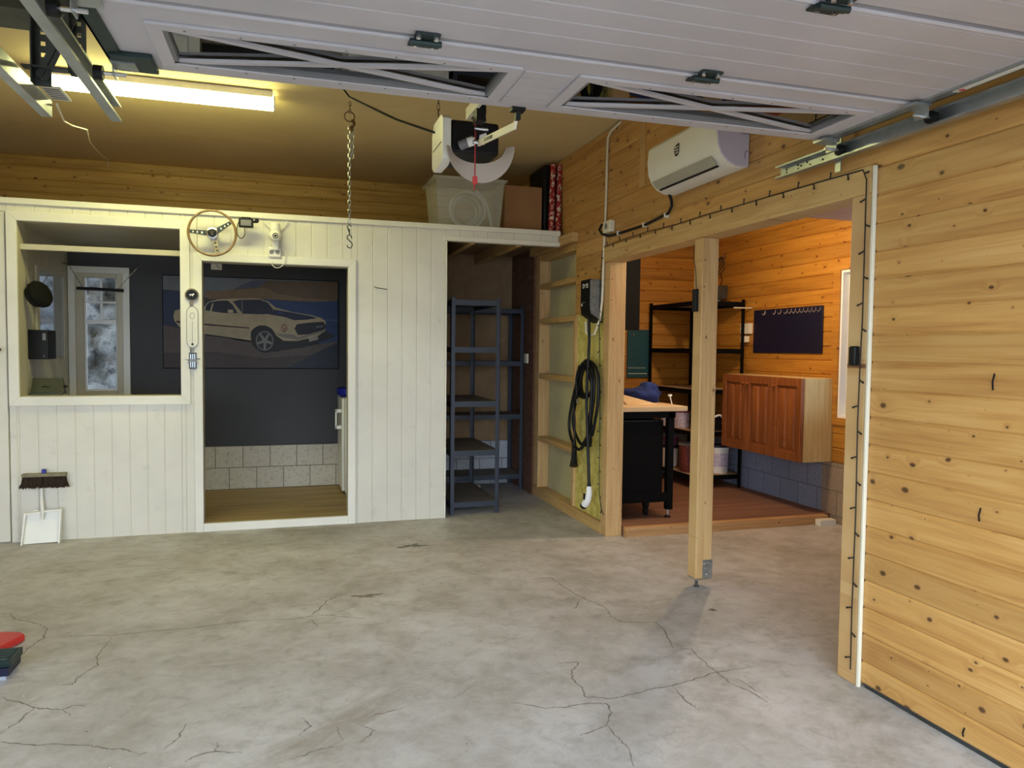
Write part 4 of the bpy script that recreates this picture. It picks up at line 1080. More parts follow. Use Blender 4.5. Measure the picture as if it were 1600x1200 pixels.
so = empty('wall_socket', 'white double wall socket under the security camera', 'socket', (-2.34, YW, 2.09))
par(MB(M_wplast).box(-2.385, -2.295, 5.865, YW, 2.05, 2.125), 'box', so, .005)
mb = MB(M_gplast); mb.cyl((-2.362, 5.864, 2.088), (-2.362, 5.862, 2.088), .016, 18); mb.cyl((-2.318, 5.864, 2.088), (-2.318, 5.862, 2.088), .016, 18); par(mb, 'socket_face', so)
tag(MB(M_wplast).tube(spline([(-2.305, 5.86, 2.15), (-2.270, 5.87, 2.10), (-2.262, 5.87, 2.04), (-2.29, 5.87, 1.985), (-2.33, 5.868, 1.972), (-2.355, 5.872, 1.99), (-2.36, 5.875, 2.02)], 6, False), .003, 6).build('usb_cord'), 'white looped cord hanging below the wall socket over the doorway', 'cord')

YE = YW-.0225
eb = empty('round_emblem', 'round black and chrome car emblem on the strip between window and doorway', 'emblem', (-2.915, YE, 1.745))
mb = MB(M_chrome); mb.lathe([(.047, 0), (.047, .012), (.040, .018), (.036, .014)], (-2.915, YE, 1.75), (0, -1, 0), 28); mb.cyl((-2.915, YE-.004, 1.705), (-2.915, YE-.004, 1.675), .010, 8); par(mb, 'bezel', eb)
mb = MB(M_black); mb.lathe([(.038, .0), (.038, .0155)], (-2.915, YE, 1.75), (0, -1, 0), 28)
mb.use(M_wbright); fnp = lambda u, v, d: (-2.915+u, YE-.0160-d, 1.75+v)
mb.prism([(-.020, .002), (-.008, .006), (.004, .005), (.012, .012), (.020, .006), (.012, .001), (.006, -.010), (.002, -.002), (-.006, -.002), (-.012, -.010), (-.012, 0)], fnp, 0, .001)
par(mb, 'badge_face', eb)
th = empty('thermometer', 'clear capsule shaped wall thermometer between window and doorway', 'thermometer', (-2.913, YE, 1.52))
mb = MB(M_trim)
cap = [(.038*math.cos(R(a)), .105+.045*math.sin(R(a))) for a in range(0, 181, 20)] + [(.038*math.cos(R(a)), -.105+.045*math.sin(R(a))) for a in range(180, 361, 20)]
mb.prism(cap, lambda u, v, d: (-2.913+u, YE-d, 1.518+v), 0, .008); par(mb, 'plate', th, .002)
mb = MB(M_gplast); mb.tube([(-2.913+u, YE-.009, 1.518+v) for u, v in cap], .0018, 5, True)
mb.cyl((-2.913, YE-.009, 1.56), (-2.913, YE-.009, 1.385), .0012, 6)
mb.tube([(-2.913+.016*math.cos(i*PI/6), YE-.009, 1.60+.022*math.sin(i*PI/6)) for i in range(12)], .0014, 5, True)
for k in range(8): mb.box(-2.93, -2.922, YE-.0095, YE-.008, 1.42+k*.018, 1.4212+k*.018)
mb.use(M_black); mb.lathe([(.008, 0), (.008, .004)], (-2.913, YE-.008, 1.392), (0, -1, 0), 12); mb.use(M_galv); mb.cyl((-2.913, YE-.006, 1.37), (-2.913, YE-.006, 1.338), .006, 8)
par(mb, 'scale', th)
te = empty('grille_emblem', 'chrome rectangular emblem crossed by a running horse, below the thermometer', 'emblem', (-2.912, YE, 1.27))
mb = MB(M_galvd); mb.box(-2.937, -2.887, YE-.010, YE, 1.212, 1.332); mb.use(M_black); mb.box(-2.932, -2.892, YE-.0125, YE-.009, 1.218, 1.326); par(mb, 'frame', te, .003)
mb = MB(M_galv)
for k in range(3): mb.box(-2.929+k*.0135, -2.922+k*.0135, YE-.0135, YE-.012, 1.222, 1.322)
par(mb, 'bars', te)
mb = MB(M_gplast); fnp = lambda u, v, d: (-2.912+u, YE-.0135-d, 1.272+v)
mb.prism([(-.058, .012), (-.036, .009), (-.020, .012), (.010, .010), (.026, .020), (.050, .018), (.053, .011), (.034, .009), (.024, -.002), (.034, -.014), (.028, -.016), (.012, -.006), (-.012, -.004), (-.024, -.018), (-.038, -.018), (-.026, -.006), (-.034, .002)], fnp, 0, .004)
par(mb, 'horse', te, label='dark chrome running horse')
nl = tag(MB(M_galvd).tube([(-1.60, YW-.001, 1.86), (-1.585, YW-.02, 1.85), (-1.54, YW-.02, 1.845), (-1.50, YW-.015, 1.84)], .003, 6).build('wall_hook'), 'small bent wire hook on the bare white panelling', 'hook')

# ------------------------------------------------------------------ inside the window opening
hat = empty('flat_hat', 'black flat hat hung at the left side of the window opening', 'hat', (-3.99, 6.06, 1.75))
mb = MB(M_greycloth); mb.lathe([(.004, .045), (.05, .042), (.085, .028), (.10, .005), (.095, -.02), (.06, -.03)], (-3.93, 6.05, 1.735), (.86, -.35, .36), 28); par(mb, 'crown', hat)
mb = MB(M_black); mb.lathe([(.075, 0), (.078, -.03), (.06, -.032)], (-3.953, 6.06, 1.725), (.86, -.35, .36), 24); mb.tube([(-4.01, 6.05, 1.80), (-3.985, 6.03, 1.79), (-3.975, 6.03, 1.80)], .004, 6); par(mb, 'band', hat)
sp = empty('speaker_box', 'small black box with a silver badge mounted on the cream wall beside the window opening', 'speaker', (-4.0, 6.4, 1.3))
par(MB(M_black).box(-4.06, -3.93, 6.22, 6.42, 1.27, 1.485), 'cabinet', sp, .005)
mb = MB(M_gplast); mb.lathe([(.012, 0), (.012, .003)], (-3.955, 6.22, 1.45), (0, -1, 0), 16); mb.box(-3.966, -3.944, 6.217, 6.22, 1.41, 1.44); mb.box(-3.960, -3.956, 6.217, 6.22, 1.285, 1.30); par(mb, 'badge', sp)
pn = empty('metal_panel', 'dark grey green metal box lid leaning on the window sill', 'panel', (-3.92, 6.08, 1.018))
mb = MB(M_sage); mb.add([(-4.015, 6.10, 1.030), (-3.80, 6.10, 1.030), (-3.825, 6.17, 1.135), (-4.02, 6.17, 1.135), (-4.015, 6.17, 1.019), (-3.80, 6.17, 1.019), (-3.825, 6.19, 1.125), (-4.02, 6.19, 1.125)],
    [(0, 1, 2, 3), (7, 6, 5, 4), (0, 4, 5, 1), (1, 5, 6, 2), (2, 6, 7, 3), (3, 7, 4, 0)])
mb.box(-4.015, -3.80, 6.05, 6.10, 1.019, 1.030); par(mb, 'lid', pn, .003)
mb = MB(M_black); mb.tube([(-3.95, 6.125, 1.07), (-3.93, 6.12, 1.078), (-3.90, 6.12, 1.068)], .003, 6); mb.cyl((-3.81, 6.12, 1.075), (-3.785, 6.12, 1.075), .008, 10); par(mb, 'handle', pn)
mirror = empty('wall_mirror', 'tall narrow mirror on the cream panelled wall reflecting the small window', 'mirror', (-4.05, 6.85, 1.6))
par(MB(M_mirror).box(-4.058, -4.052, 6.47, 7.12, 1.28, 1.945), 'mirror_glass', mirror)
mb = MB(M_inner); mb.box(-4.058, -4.045, 6.40, 6.47, 1.26, 1.97); mb.box(-4.058, -4.045, 7.12, 7.15, 1.26, 1.97); mb.box(-4.058, -4.045, 6.47, 7.12, 1.945, 1.97)
par(mb, 'frame', mirror)
hb = empty('hanging_bar', 'black bar hung on two short chains in front of the small window', 'rod', (-3.80, 7.12, 1.8))
par(MB(M_black).tube([(-3.945, 7.10, 1.857), (-3.588, 7.10, 1.848)], .013, 12), 'bar', hb)
mb = MB(M_chrome)
for (a, b) in (((-3.998, 7.10, 2.043), (-3.90, 7.10, 1.868)), ((-3.487, 7.10, 2.038), (-3.63, 7.10, 1.86))):
    a, b = Vector(a), Vector(b); n_ = 12
    for i in range(n_): p = a+(b-a)*(i/n_); q = a+(b-a)*((i+.8)/n_); mb.tube([p, q], .0045 if i % 2 else .003, 6)
par(mb, 'chain', hb)
mb = MB(M_galvd); mb.tube([(-4.055, 7.12, 2.07), (-3.998, 7.10, 2.045)], .004, 6); mb.tube([(-3.487, 7.30, 2.10), (-3.487, 7.10, 2.042)], .003, 6); par(mb, 'hook', hb)

# mural of the classic coupe
mu = empty('mural', 'large framed print of a cream fastback car by the sea on the dark wall', 'picture', (-2.54, 7.29, 1.6))
par(MB(M_blackm).box(-3.31, -1.775, 7.272, 7.30, 1.175, 2.012), 'canvas', mu)
def pm(name, rgb): return plain('print '+name, rgb, .6, var=.12, vs=14)
PX0, PX1, PZ0, PZ1 = -3.303, -1.782, 1.183, 2.005
def pmap(x, y, d):
    u = (x-90)/1435; yt = 78+40*u; yb_ = 818+5*u; v = (y-yt)/(yb_-yt)
    u = min(max(u, 0), 1); v = min(max(v, 0), 1)
    return (PX0+(PX1-PX0)*u, 7.2715-d, PZ1-(PZ1-PZ0)*v)
mb = MB(pm('sky', (100, 108, 114)))
LAY = [0]
def art(rgb, pts, name='x', sm=False):
    LAY[0] += 1; m = ART.get(rgb)
    if m is None: m = ART[rgb] = pm('tone %d' % len(ART), tuple(c*.8 for c in rgb))
    mb.use(m)
    if sm: pts = [(p.x, p.y) for p in spline([(a, b, 0) for a, b in pts], 4)]
    d = LAY[0]*.00012
    vs = [pmap(a, b, d) for a, b in pts]; n = len(vs)
    mb.add(vs, [tuple(range(n))])
ART = {}
art((118, 122, 124), [(85, 70), (1530, 110), (1530, 260), (85, 260)])
art((84, 84, 104), [(600, 215), (690, 160), (780, 122), (860, 108), (930, 112), (900, 180), (850, 215)])
art((108, 84, 54), [(420, 200), (560, 196), (700, 180), (860, 165), (930, 112), (1100, 116), (1530, 118), (1530, 290), (420, 280)])
art((134, 104, 66), [(420, 206), (700, 186), (900, 170), (1000, 215), (1200, 250), (1530, 270), (1530, 285), (420, 262)])
art((60, 56, 50), [(85, 190), (300, 205), (450, 262), (900, 262), (1300, 282), (1530, 272), (1530, 620), (85, 540)])
art((30, 48, 84), [(85, 195), (210, 200), (330, 290), (330, 470), (85, 480)])
art((34, 62, 112), [(900, 262), (1200, 286), (1530, 276), (1530, 610), (1100, 640), (900, 400)])
art((72, 92, 126), [(1340, 424), (1530, 426), (1530, 438), (1360, 434)])
art((96, 82, 76), [(85, 475), (300, 520), (700, 600), (1200, 650), (1530, 600), (1530, 830), (85, 830)])
art((74, 62, 56), [(85, 700), (500, 690), (900, 740), (1530, 700), (1530, 830), (85, 830)])
art((40, 50, 66), [(1130, 800), (1330, 700), (1530, 610), (1530, 830), (1080, 830)])
art((26, 22, 24), [(420, 560), (800, 600), (960, 690), (1240, 650), (1400, 600), (1500, 560), (1420, 520), (420, 540)])
CREAM = (204, 184, 144)
art(CREAM, [(170, 400), (180, 360), (215, 348), (330, 352), (410, 330), (440, 290), (520, 266), (700, 258), (850, 258), (930, 280), (990, 330), (1130, 366), (1300, 392), (1375, 412), (1420, 440), (1410, 520), (1350, 560), (1180, 600), (1060, 600), (1000, 560), (960, 500), (880, 480), (810, 500), (785, 560), (800, 600), (600, 570), (420, 545), (300, 530), (215, 490), (175, 440)])
art((24, 30, 46), [(420, 356), (425, 320), (450, 292), (520, 278), (600, 276), (640, 310), (680, 378), (560, 376)])
art(CREAM, [(452, 374), (474, 300), (486, 300), (466, 374)])
art((22, 30, 52), [(640, 282), (700, 268), (860, 266), (925, 288), (975, 345), (900, 385), (720, 382)])
art((150, 140, 120), [(712, 270), (718, 270), (720, 380), (714, 380)])
art((22, 28, 64), [(900, 380), (980, 345), (1130, 370), (1290, 398), (1350, 414), (1250, 428), (1150, 432), (1060, 405)])
art((40, 56, 110), [(1000, 362), (1050, 368), (1060, 384), (1010, 380)])
art((216, 200, 160), [(596, 350), (640, 348), (646, 372), (604, 376)])
art((70, 36, 30), [(190, 440), (420, 462), (770, 492), (776, 502), (420, 476), (195, 456)])
art((188, 172, 134), [(420, 478), (776, 506), (790, 590), (420, 546)])
art((16, 14, 18), [(785, 560), (800, 510), (850, 478), (910, 478), (960, 505), (1000, 570), (1030, 620), (980, 680), (820, 660)], 'arch', True)
art((20, 20, 24), [(905+95*math.cos(2*PI*i/28), 600+98*math.sin(2*PI*i/28)) for i in range(28)])
art((128, 126, 124), [(900+74*math.cos(2*PI*i/28), 600+80*math.sin(2*PI*i/28)) for i in range(28)])
art((40, 38, 40), [(900+64*math.cos(2*PI*i/28), 600+70*math.sin(2*PI*i/28)) for i in range(28)])
for k in range(5):
    a = 2*PI*k/5+.3; ca, sa = math.cos(a), math.sin(a)
    art((140, 138, 134), [(900+12*-sa, 600+13*ca), (900+64*ca-9*sa, 600+70*sa+10*ca), (900+64*ca+9*sa, 600+70*sa-10*ca), (900+12*sa, 600-13*ca)])
art((18, 20, 34), [(1150, 500), (1170, 466), (1260, 452), (1400, 444), (1420, 480), (1400, 520), (1300, 545), (1180, 552)])
art((90, 92, 104), [(1330, 480), (1395, 470), (1398, 488), (1336, 496)])
art((150, 140, 124), [(1000, 540), (1150, 548), (1180, 572), (1400, 510), (1425, 512), (1400, 530), (1180, 592), (1060, 575), (1010, 556)])
art((176, 168, 152), [(1270, 578), (1350, 562), (1356, 588), (1276, 608)])
art((120, 40, 34), [(1064+26*math.cos(2*PI*i/16), 498+32*math.sin(2*PI*i/16)) for i in range(16)])
art(CREAM, [(1064+20*math.cos(2*PI*i/16), 498+25*math.sin(2*PI*i/16)) for i in range(16)])
art((120, 40, 34), [(1044, 480), (1068, 500), (1084, 478), (1072, 504), (1066, 528), (1060, 504)])
art((24, 22, 26), [(960, 640), (1100, 600), (1240, 620), (1400, 590), (1300, 640), (1130, 650), (1000, 690)])
o = par(mb, 'print', mu)
# fridge in the lounge
fg = empty('fridge', 'white fridge just inside the right edge of the doorway', 'fridge', (-1.5, 7.0, .06))
par(MB(M_wplast).box(-1.755, -1.26, 6.72, 7.26, .085, .935), 'fridge_body', fg, .01)
par(MB(M_wplast).box(-1.785, -1.757, 6.725, 7.255, .10, .93), 'fridge_door', fg, .008)
mb = MB(M_wbright); hx = -1.815
mb.box(-1.84, -1.786, 6.755, 6.785, .80, .83); mb.box(-1.84, -1.786, 6.755, 6.785, .655, .685); mb.box(-1.84, -1.825, 6.755, 6.785, .655, .83)
par(mb, 'handle', fg, .003)
mb = MB(M_gplast); mb.cyl((-1.74, 6.75, .061), (-1.74, 6.75, .09), .014, 10); par(mb, 'foot', fg)
tag(MB(M_bluepl).lathe([(.09, 0), (.11, .02), (.115, .07), (.10, .08)], (-1.70, 6.95, .936), (0, 0, 1), 24).build('blue_bowl'), 'blue plastic bowl on top of the fridge', 'bowl')
o = empty('switch_plate', 'small beige switch plate on the dark wall above the print', 'switch', (-2.86, 7.29, 2.1))
par(MB(M_cream).box(-2.905, -2.812, 7.285, 7.30, 2.075, 2.13), 'plate', o, .003)
mb = MB(M_gplast); mb.bar((-2.86, 7.283, 2.12), (-2.835, 7.283, 2.09), .008, .003, (0, 1, 0)); par(mb, 'rocker', o)

# ------------------------------------------------------------------ dustpan, broom, floor things
dp_ = empty('dustpan', 'white enamel dustpan leaning against the panelling', 'dustpan', (-3.88, 5.84, 0))
mb = MB(M_wplast)
W0, W1 = .112, .118
pan = [(-W0, .0), (-W0-.006, .03), (-W1+.010, .215), (-.06, .232), (.06, .235), (W1-.008, .240), (W0+.004, .03), (W0-.012, .004)]
fnd = lambda u, v, d: (-3.885+u, 5.815+v*.26+d, .002+v*.96)
mb.prism(pan, fnd, 0, .003)
mb.prism([(-W0-.006, .0), (-W0+.004, .0), (-W1+.020, .215), (-W1+.008, .217)], fnd, -.035, .0)
mb.prism([(W0-.004, .0), (W0+.006, .0), (W1, .240), (W1-.012, .238)], fnd, -.035, .0)
mb.prism([(-W1+.008, .208), (W1-.004, .230), (W1-.004, .240), (-W1+.008, .218)], fnd, -.035, .0)
par(mb, 'pan', dp_, .002)
mb = MB(M_wplast); mb.tube([(-3.882, 5.842, .165), (-3.882, 5.840, .215), (-3.890, 5.858, .27), (-3.894, 5.868, .33), (-3.894, 5.872, .385)], [.008, .012, .012, .011, .012], 12); par(mb, 'handle', dp_)
bh = empty('broom_head', 'wooden broom head with dark bristles standing on the dustpan handle', 'broom', (-3.88, 5.85, .39))
par(MB(M_wooddk).box(-4.005, -3.735, 5.83, 5.885, .462, .484), 'broom_block', bh, .004)
mb = MB(M_bristle); rb = random.Random(2)
for i in range(300):
    x = -3.998+.256*rb.random(); y = 5.835+.045*rb.random(); dx = (x+3.87)*.14+rb.uniform(-.008, .008)
    mb.tube([(x, y, .463), (x+dx*.4, y-.008*rb.random(), .42), (x+dx*1.3, y-.018*rb.random(), .380+.014*rb.random())], [.0034, .0034, .0022], 4)
mb.box(-3.998, -3.742, 5.838, 5.878, .400, .462)
par(mb, 'bristles', bh)
par(MB(M_bluepl).box(-3.887, -3.862, 5.850, 5.875, .484, .512), 'handle_socket', bh, .003, 'blue plastic socket')

rs = tag(MB(M_red).prism([(-3.75, 3.97), (-3.53, 3.965), (-3.455, 3.94), (-3.43, 3.90), (-3.52, 3.68), (-3.75, 3.60)], lambda u, v, d: (u, v, d), .002, .035).build('red_shovel_blade', None, .008), 'red plastic wedge lying on the floor at the left edge of the picture', 'wedge')
fb = empty('floor_brush', 'black ribbed brush with a navy side lying on the floor at the left edge', 'brush', (-3.5, 3.5, 0))
mb = MB(M_dgreen); mb.prism([(3.46, .055), (3.445, .085), (3.60, .085), (3.60, .055)], lambda u, v, d: (d, u, v), -3.70, -3.352)
for k in range(5): mb.box(-3.70, -3.365, 3.46+k*.027, 3.472+k*.027, .085, .090)
par(mb, 'brush_block', fb)
par(MB(M_navy).prism([(3.455, .02), (3.447, .056), (3.60, .056), (3.60, .02)], lambda u, v, d: (d, u, v), -3.70, -3.36), 'navy_side', fb)
par(MB(plain('pale grey bristle', (150, 156, 164), .9)).prism([(3.465, .0), (3.455, .021), (3.60, .021), (3.60, .0)], lambda u, v, d: (d, u, v), -3.70, -3.372), 'bristles', fb)

# ------------------------------------------------------------------ workshop contents
wl = empty('workshop_lamp', 'bare bulb lamp on the workshop ceiling, above the side opening', 'ceiling lamp', (.95, 4.85, 2.42))
mb = MB(M_wplast); mb.cyl((.95, 4.85, 2.36), (.95, 4.85, 2.43), .03, 16); par(mb, 'lamp_base', wl)
mb = MB(M_bulb); mb.lathe([(.012, .04), (.02, .02), (.03, 0), (.022, -.024), (.004, -.03)], (.95, 4.85, 2.32), (0, 0, 1), 16); par(mb, 'bulb', wl)
ld = bpy.data.lights.new('workshop_light', 'POINT'); ld.energy = BULB_W; ld.color = (1, .82, .54); ld.shadow_soft_size = .05
lo = bpy.data.objects.new('workshop_light', ld); lo.location = (.95, 4.85, 2.24); C.objects.link(lo)

# wall cabinet
wc = empty('wall_cabinet', 'reddish pine wall cabinet with three panelled doors and pale side', 'cabinet', (1.85, 5.55, .49))
mb = MB(M_cabside); mb.box(1.72, 1.999, 4.99, 6.11, .495, 1.175); par(mb, 'body', wc, .003, 'pale pine carcass')
for k in range(3):
    y0 = 4.992+k*.373; y1 = y0+.367
    mb = MB(M_cab); mb.box(1.700, 1.719, y0, y1, .497, 1.173)
    for (a, b, c_, d_) in ((y0, y0+.055, .497, 1.173), (y1-.055, y1, .497, 1.173), (y0+.055, y1-.055, 1.105, 1.173), (y0+.055, y1-.055, .497, .565)):
        mb.box(1.684, 1.700, a, b, c_, d_)
    for (a, b) in ((y0+.080, (y0+y1)/2-.010), ((y0+y1)/2+.010, y1-.080)):
        q = [(a, .585), (b, .585), (b, 1.085), (a, 1.085)]; q2 = [(a+.016, .605), (b-.016, .605), (b-.016, 1.065), (a+.016, 1.065)]
        mb.add([(1.700, u, v) for u, v in q]+[(1.689, u, v) for u, v in q2], [(0, 1, 2, 3), (7, 6, 5, 4)]+[(i, (i+1) % 4, 4+(i+1) % 4, 4+i) for i in range(4)])
    dr = par(mb, 'cabinet_door', wc, .003)
    kn = MB(M_cab); yk = y1-.028 if k in (1, 0) else y0+.028; kn.lathe([(.008, 0), (.007, .012), (.016, .02), (.014, .03), (.004, .033)], (1.684, yk, 1.10), (-1, 0, 0), 16); par(kn, 'knob', dr)
# navy board with hooks
nb = empty('tool_board', 'navy blue tool board with a row of steel hooks on the orange wall', 'tool board', (1.99, 5.6, 1.6))
par(MB(M_navy).box(1.985, 1.999, 5.135, 6.075, 1.375, 1.775), 'board', nb, .002)
for y_ in (5.16, 5.215, 5.265, 5.315, 5.37, 5.42, 5.475, 5.53, 5.585, 5.67, 5.75, 5.90):
    mb = MB(M_chrome); mb.tube([(1.985, y_, 1.765), (1.978, y_, 1.735), (1.965, y_+.004, 1.722), (1.955, y_+.008, 1.738)], .003, 6); par(mb, 'hook', nb)
# sockets beside it
o = empty('power_socket', 'cream four way power socket left of the navy tool board', 'socket', (1.99, 6.2, 1.6))
par(MB(M_cream).box(1.96, 1.999, 6.105, 6.255, 1.555, 1.655), 'box', o, .004)
mb = MB(M_gplast)
for a in (6.21, 6.235):
    for b in (1.578, 1.63): mb.cyl((1.9585, a, b), (1.96, a, b), .009, 12)
par(mb, 'socket_hole', o)
tag(MB(M_cream).box(1.95, 1.999, 6.15, 6.235, 1.475, 1.535).build('wall_plug', None, .006), 'small cream plug on the wall just below the four way socket', 'plug')
tag(MB(M_cream).box(1.80, 1.998, 6.12, 6.135, 1.795, 1.805).build('white_strip'), 'thin white strip projecting beside the black shelving unit', 'strip')
# teal board on back wall
tb = empty('teal_board', 'teal tool board on the orange wall behind the workbench', 'tool board', (1.33, 7.14, 1.35))
par(MB(M_teal).box(1.19, 1.472, 7.13, 7.149, 1.097, 1.605), 'board', tb, .002)
for x_, z_ in ((1.25, 1.57), (1.42, 1.57), (1.42, 1.13)):
    mb = MB(M_chrome); mb.tube([(x_, 7.13, z_), (x_, 7.118, z_-.02), (x_, 7.105, z_-.03), (x_, 7.10, z_-.012)], .003, 6); par(mb, 'hook', tb)
mb = MB(M_cream); mb.box(1.20, 1.42, 7.127, 7.1302, 1.138, 1.144)
for k in range(8): mb.box(1.20+k*.026, 1.21+k*.026, 7.127, 7.1302, 1.196, 1.206)
par(mb, 'printed_line', tb)
# black tool rack: tall post and panel on the bench
rk = empty('black_tool_rack', 'tall black tool rack standing behind the far jamb on the workbench', 'tool rack', (.45, 5.9, .95))
mb = MB(M_blackm); mb.box(.405, .445, 5.86, 5.90, .951, 2.50); par(mb, 'post', rk)
mb = MB(M_blackm); mb.box(.405, .70, 5.90, 5.93, 1.56, 2.52); par(mb, 'panel', rk)
# workbench
wb = empty('workbench', 'black steel workbench with a light wooden top just inside the side opening', 'workbench', (.45, 5.5, .07))
par(MB(M_top).box(.16, .755, 5.15, 5.97, .912, .950), 'bench_top', wb, .004)
mb = MB(M_blackm); mb.box(.165, .565, 5.19, 5.85, .20, .84); mb.use(M_dgreen); mb.box(.20, .52, 5.188, 5.19, .834, .842); par(mb, 'cabinet', wb, .006)
mb = MB(M_blackm); mb.box(.155, .66, 5.17, 5.95, .86, .912); mb.box(.165, .60, 5.17, 5.20, .20, .27); par(mb, 'frame', wb)
for (x, y) in ((.60, 5.17), (.155, 5.17), (.60, 5.90), (.155, 5.90)):
    mb = MB(M_blackm); mb.box(x, x+.05, y, y+.05, .135, .90); mb.use(M_galv); mb.cyl((x+.022, y+.025, .085), (x+.022, y+.025, .14), .008, 8); mb.use(M_black); mb.lathe([(.024, 0), (.024, .008), (.012, .018)], (x+.022, y+.025, .0705), (0, 0, 1), 16)
    par(mb, 'leg', wb)
for x in (.20, .47):
    mb = MB(M_black); mb.lathe([(.030, -.012), (.036, -.006), (.036, .006), (.030, .012)], (x, 5.28, .108), (1, 0, 0), 20); mb.box(x-.018, x+.018, 5.25, 5.31, .15, .20); mb.box(x-.018, x-.014, 5.265, 5.295, .10, .16); mb.box(x+.014, x+.018, 5.265, 5.295, .10, .16)
    par(mb, 'caster', wb)
tag(MB(M_wbright).lathe([(.026, 0), (.028, .09), (.024, .12), (.010, .135), (.010, .155)], (.235, 5.30, .951), (0, 0, 1), 20).build('white_bottle'), 'white bottle at the left end of the workbench top', 'bottle')
mb = MB(M_top); mb.add([(.33, 5.55, .951), (.33, 5.35, .951), (.56, 5.28, .951), (.57, 5.35, .951), (.33, 5.75, 1.045), (.33, 5.55, 1.035), (.56, 5.29, .962), (.57, 5.36, .962)],
       [(0, 1, 2, 3), (7, 6, 5, 4), (0, 4, 5, 1), (1, 5, 6, 2), (2, 6, 7, 3), (3, 7, 4, 0)])
tag(mb.build('wood_plank', None, .002), 'pale sloping plank lying on the workbench top', 'plank')
def cloth():
    from mathutils import noise as nz
    vs = []; fs = []; NU, NV = 34, 22
    for j in range(NV+1):
        for i in range(NU+1):
            a = 2*PI*i/NU; b = PI*j/NV
            p = Vector((math.cos(a)*math.sin(b), math.sin(a)*math.sin(b), math.cos(b)))
            k = 1+.32*nz.noise(p*1.8+Vector((3, 1, 0)))+.16*nz.noise(p*5)
            q = (p.x*.155*k, p.y*.10*k, p.z*.080*k*(1.25 if p.x > 0 else .8))
            vs.append((.60+q[0], 5.62+q[1], max(.952, 1.018+q[2])))
    for j in range(NV):
        for i in range(NU): a = j*(NU+1)+i; fs.append((a, a+1, a+NU+2, a+NU+1))
    mb = MB(M_blue); mb.add(vs, fs); return mb.build('blue_jacket', None, 0, None, 80)
tag(cloth(), 'crumpled blue cloth jacket heaped on the workbench', 'jacket')
mb = MB(M_wbright); mb.tube([(.70, 5.30, .952), (.685, 5.31, 1.02)], .004, 8); mb.box(.672, .698, 5.30, 5.32, 1.02, 1.035)
tag(mb.build('clamp_rod'), 'thin white upright rod standing at the right end of the workbench', 'rod')
# shelf contents
def bucket(x, y, z, r, h, mats, label, lid=True, name='paint_bucket', group='paint buckets on the black shelving'):
    o = empty(name, label, 'bucket', (x, y, z), group)
    par(MB(mats[0]).lathe([(r*.86, 0), (r*.90, .01), (r*.97, h-.02), (r, h-.02), (r, h)], (x, y, z), (0, 0, 1), 24), 'bucket_body', o)
    if lid: par(MB(mats[1]).lathe([(r*1.04, 0), (r*1.06, .012), (r*1.04, .02), (r*.85, .022), (r*.84, .016)], (x, y, z+h-.008), (0, 0, 1), 24), 'lid', o)
    if len(mats) > 2: par(MB(mats[2]).lathe([(r*.935, h*.25), (r*.975, h*.75)], (x, y, z), (0, 0, 1), 24), 'label_band', o)
    return o
bucket(1.80, 6.34, .20, .108, .26, (M_wbright, M_navy, M_label), 'large white paint bucket with navy lid and pale label on the lowest shelf')
bucket(1.528, 6.44, .20, .088, .27, (M_brown, M_gplast), 'brown red and white paint bucket on the lowest shelf, beside the middle post')
bucket(1.535, 6.80, .20, .085, .20, (M_wbright, M_navy), 'white paint bucket with navy lid at the far left end of the lowest shelf')
bucket(1.535, 6.80, .42, .085, .10, (M_purple, M_gplast), 'small purple striped tin stacked on the bucket at the far left of the lowest shelf', name='paint_tin')
bucket(1.53, 6.86, .62, .075, .16, (M_label, M_gplast), 'pale labelled tin at the far left of the shelf below the workbench top height', name='paint_tin')
bucket(1.54, 6.60, .62, .085, .16, (M_label, M_purple), 'pale tin with purple lid next to the far left tin, second shelf up', name='paint_tin')
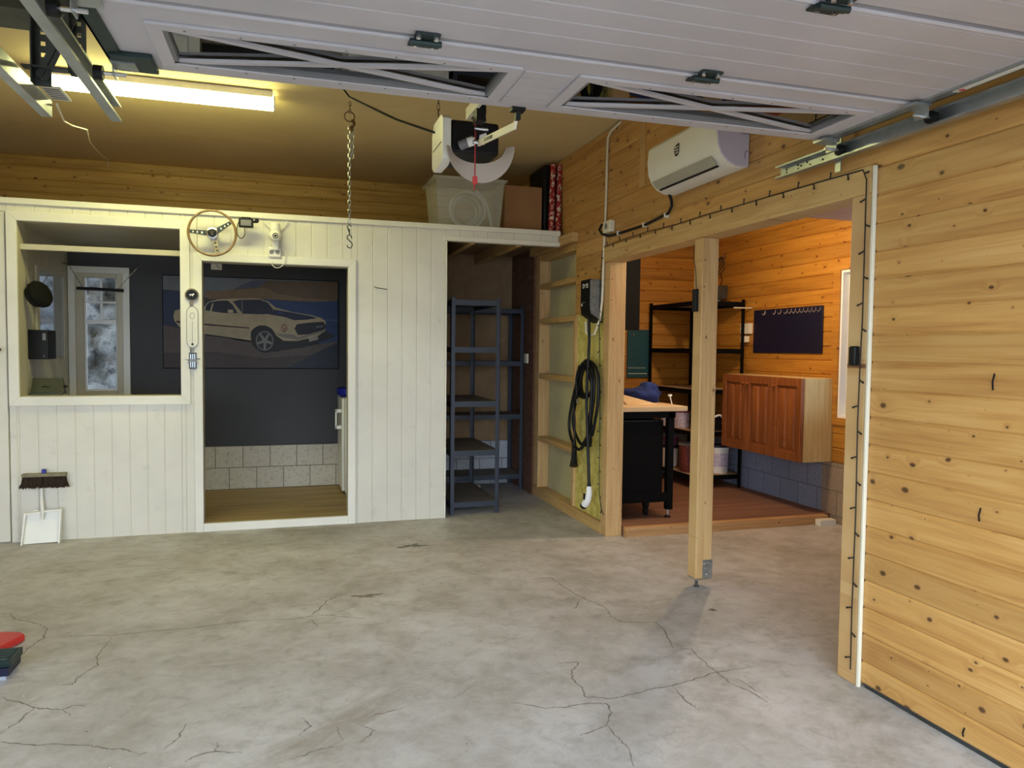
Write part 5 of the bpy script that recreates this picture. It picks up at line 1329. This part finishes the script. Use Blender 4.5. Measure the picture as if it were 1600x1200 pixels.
bucket(1.71, 6.50, .62, .085, .27, (M_paleg, M_gplast), 'pale grey green bucket on the second shelf, right of the middle post')
o = empty('power_tool', 'black power tool with a curved white handle on the second shelf', 'power tool', (1.70, 6.26, .62))
par(MB(M_black).prism([(1.63, .622), (1.63, .70), (1.66, .76), (1.74, .78), (1.78, .72), (1.78, .622)], lambda u, v, d: (u, d, v), 6.20, 6.30), 'tool_body', o, .01)
par(MB(M_wbright).tube(spline([(1.66, 6.19, .76), (1.71, 6.18, .775), (1.745, 6.18, .74), (1.75, 6.19, .69)], 5, False), .010, 8), 'handle', o)
o = empty('desk_lamp', 'dark box shaped lamp with a loose wire on top of the black shelving unit', 'lamp', (1.87, 6.5, 1.86))
par(MB(M_galvd).prism([(1.80, 1.90), (1.80, 2.035), (1.945, 2.04), (1.935, 1.905), (1.88, 1.895)], lambda u, v, d: (u, d, v), 6.45, 6.60), 'shade', o, .006)
par(MB(M_galvd).cyl((1.87, 6.5, 1.861), (1.87, 6.5, 1.90), .03, 14), 'foot', o)
mb = MB(M_wire)
for k in range(4): mb.tube([(1.975-.006*k, 6.65+(.075-.012*k)*math.cos(2*PI*i/18+.5*k), 2.255+(.08-.010*k)*math.sin(2*PI*i/18)+.012*k) for i in range(18)], .004, 5, True)
mb.tube([(1.97, 6.63, 2.18), (1.96, 6.58, 2.10), (1.90, 6.53, 2.04)], .004, 6); mb.tube([(1.975, 6.58, 2.32), (1.985, 6.57, 2.38)], .004, 6)
par(mb, 'wire', o)
tag(MB(M_trim).box(1.80, 1.95, 4.86, 4.925, 0, .05).build('wood_block', None, .004), 'pale wood block on the concrete at the right end of the threshold', 'block')

for k, (y_, z_, dz, lb) in enumerate(((1.904, 1.29, .055, 'bent black nail in the near pine wall, highest of the three'), (1.935, .833, .045, 'bent black nail in the near pine wall, middle of the three'), (1.963, .056, .03, 'bent black nail in the near pine wall, lowest of the three'))):
    tag(MB(M_black).tube([(.001, y_, z_+dz*.5), (-.012, y_-.004, z_), (-.004, y_, z_-dz*.5)], .003, 6).build('bent_nail'), lb, 'nail')
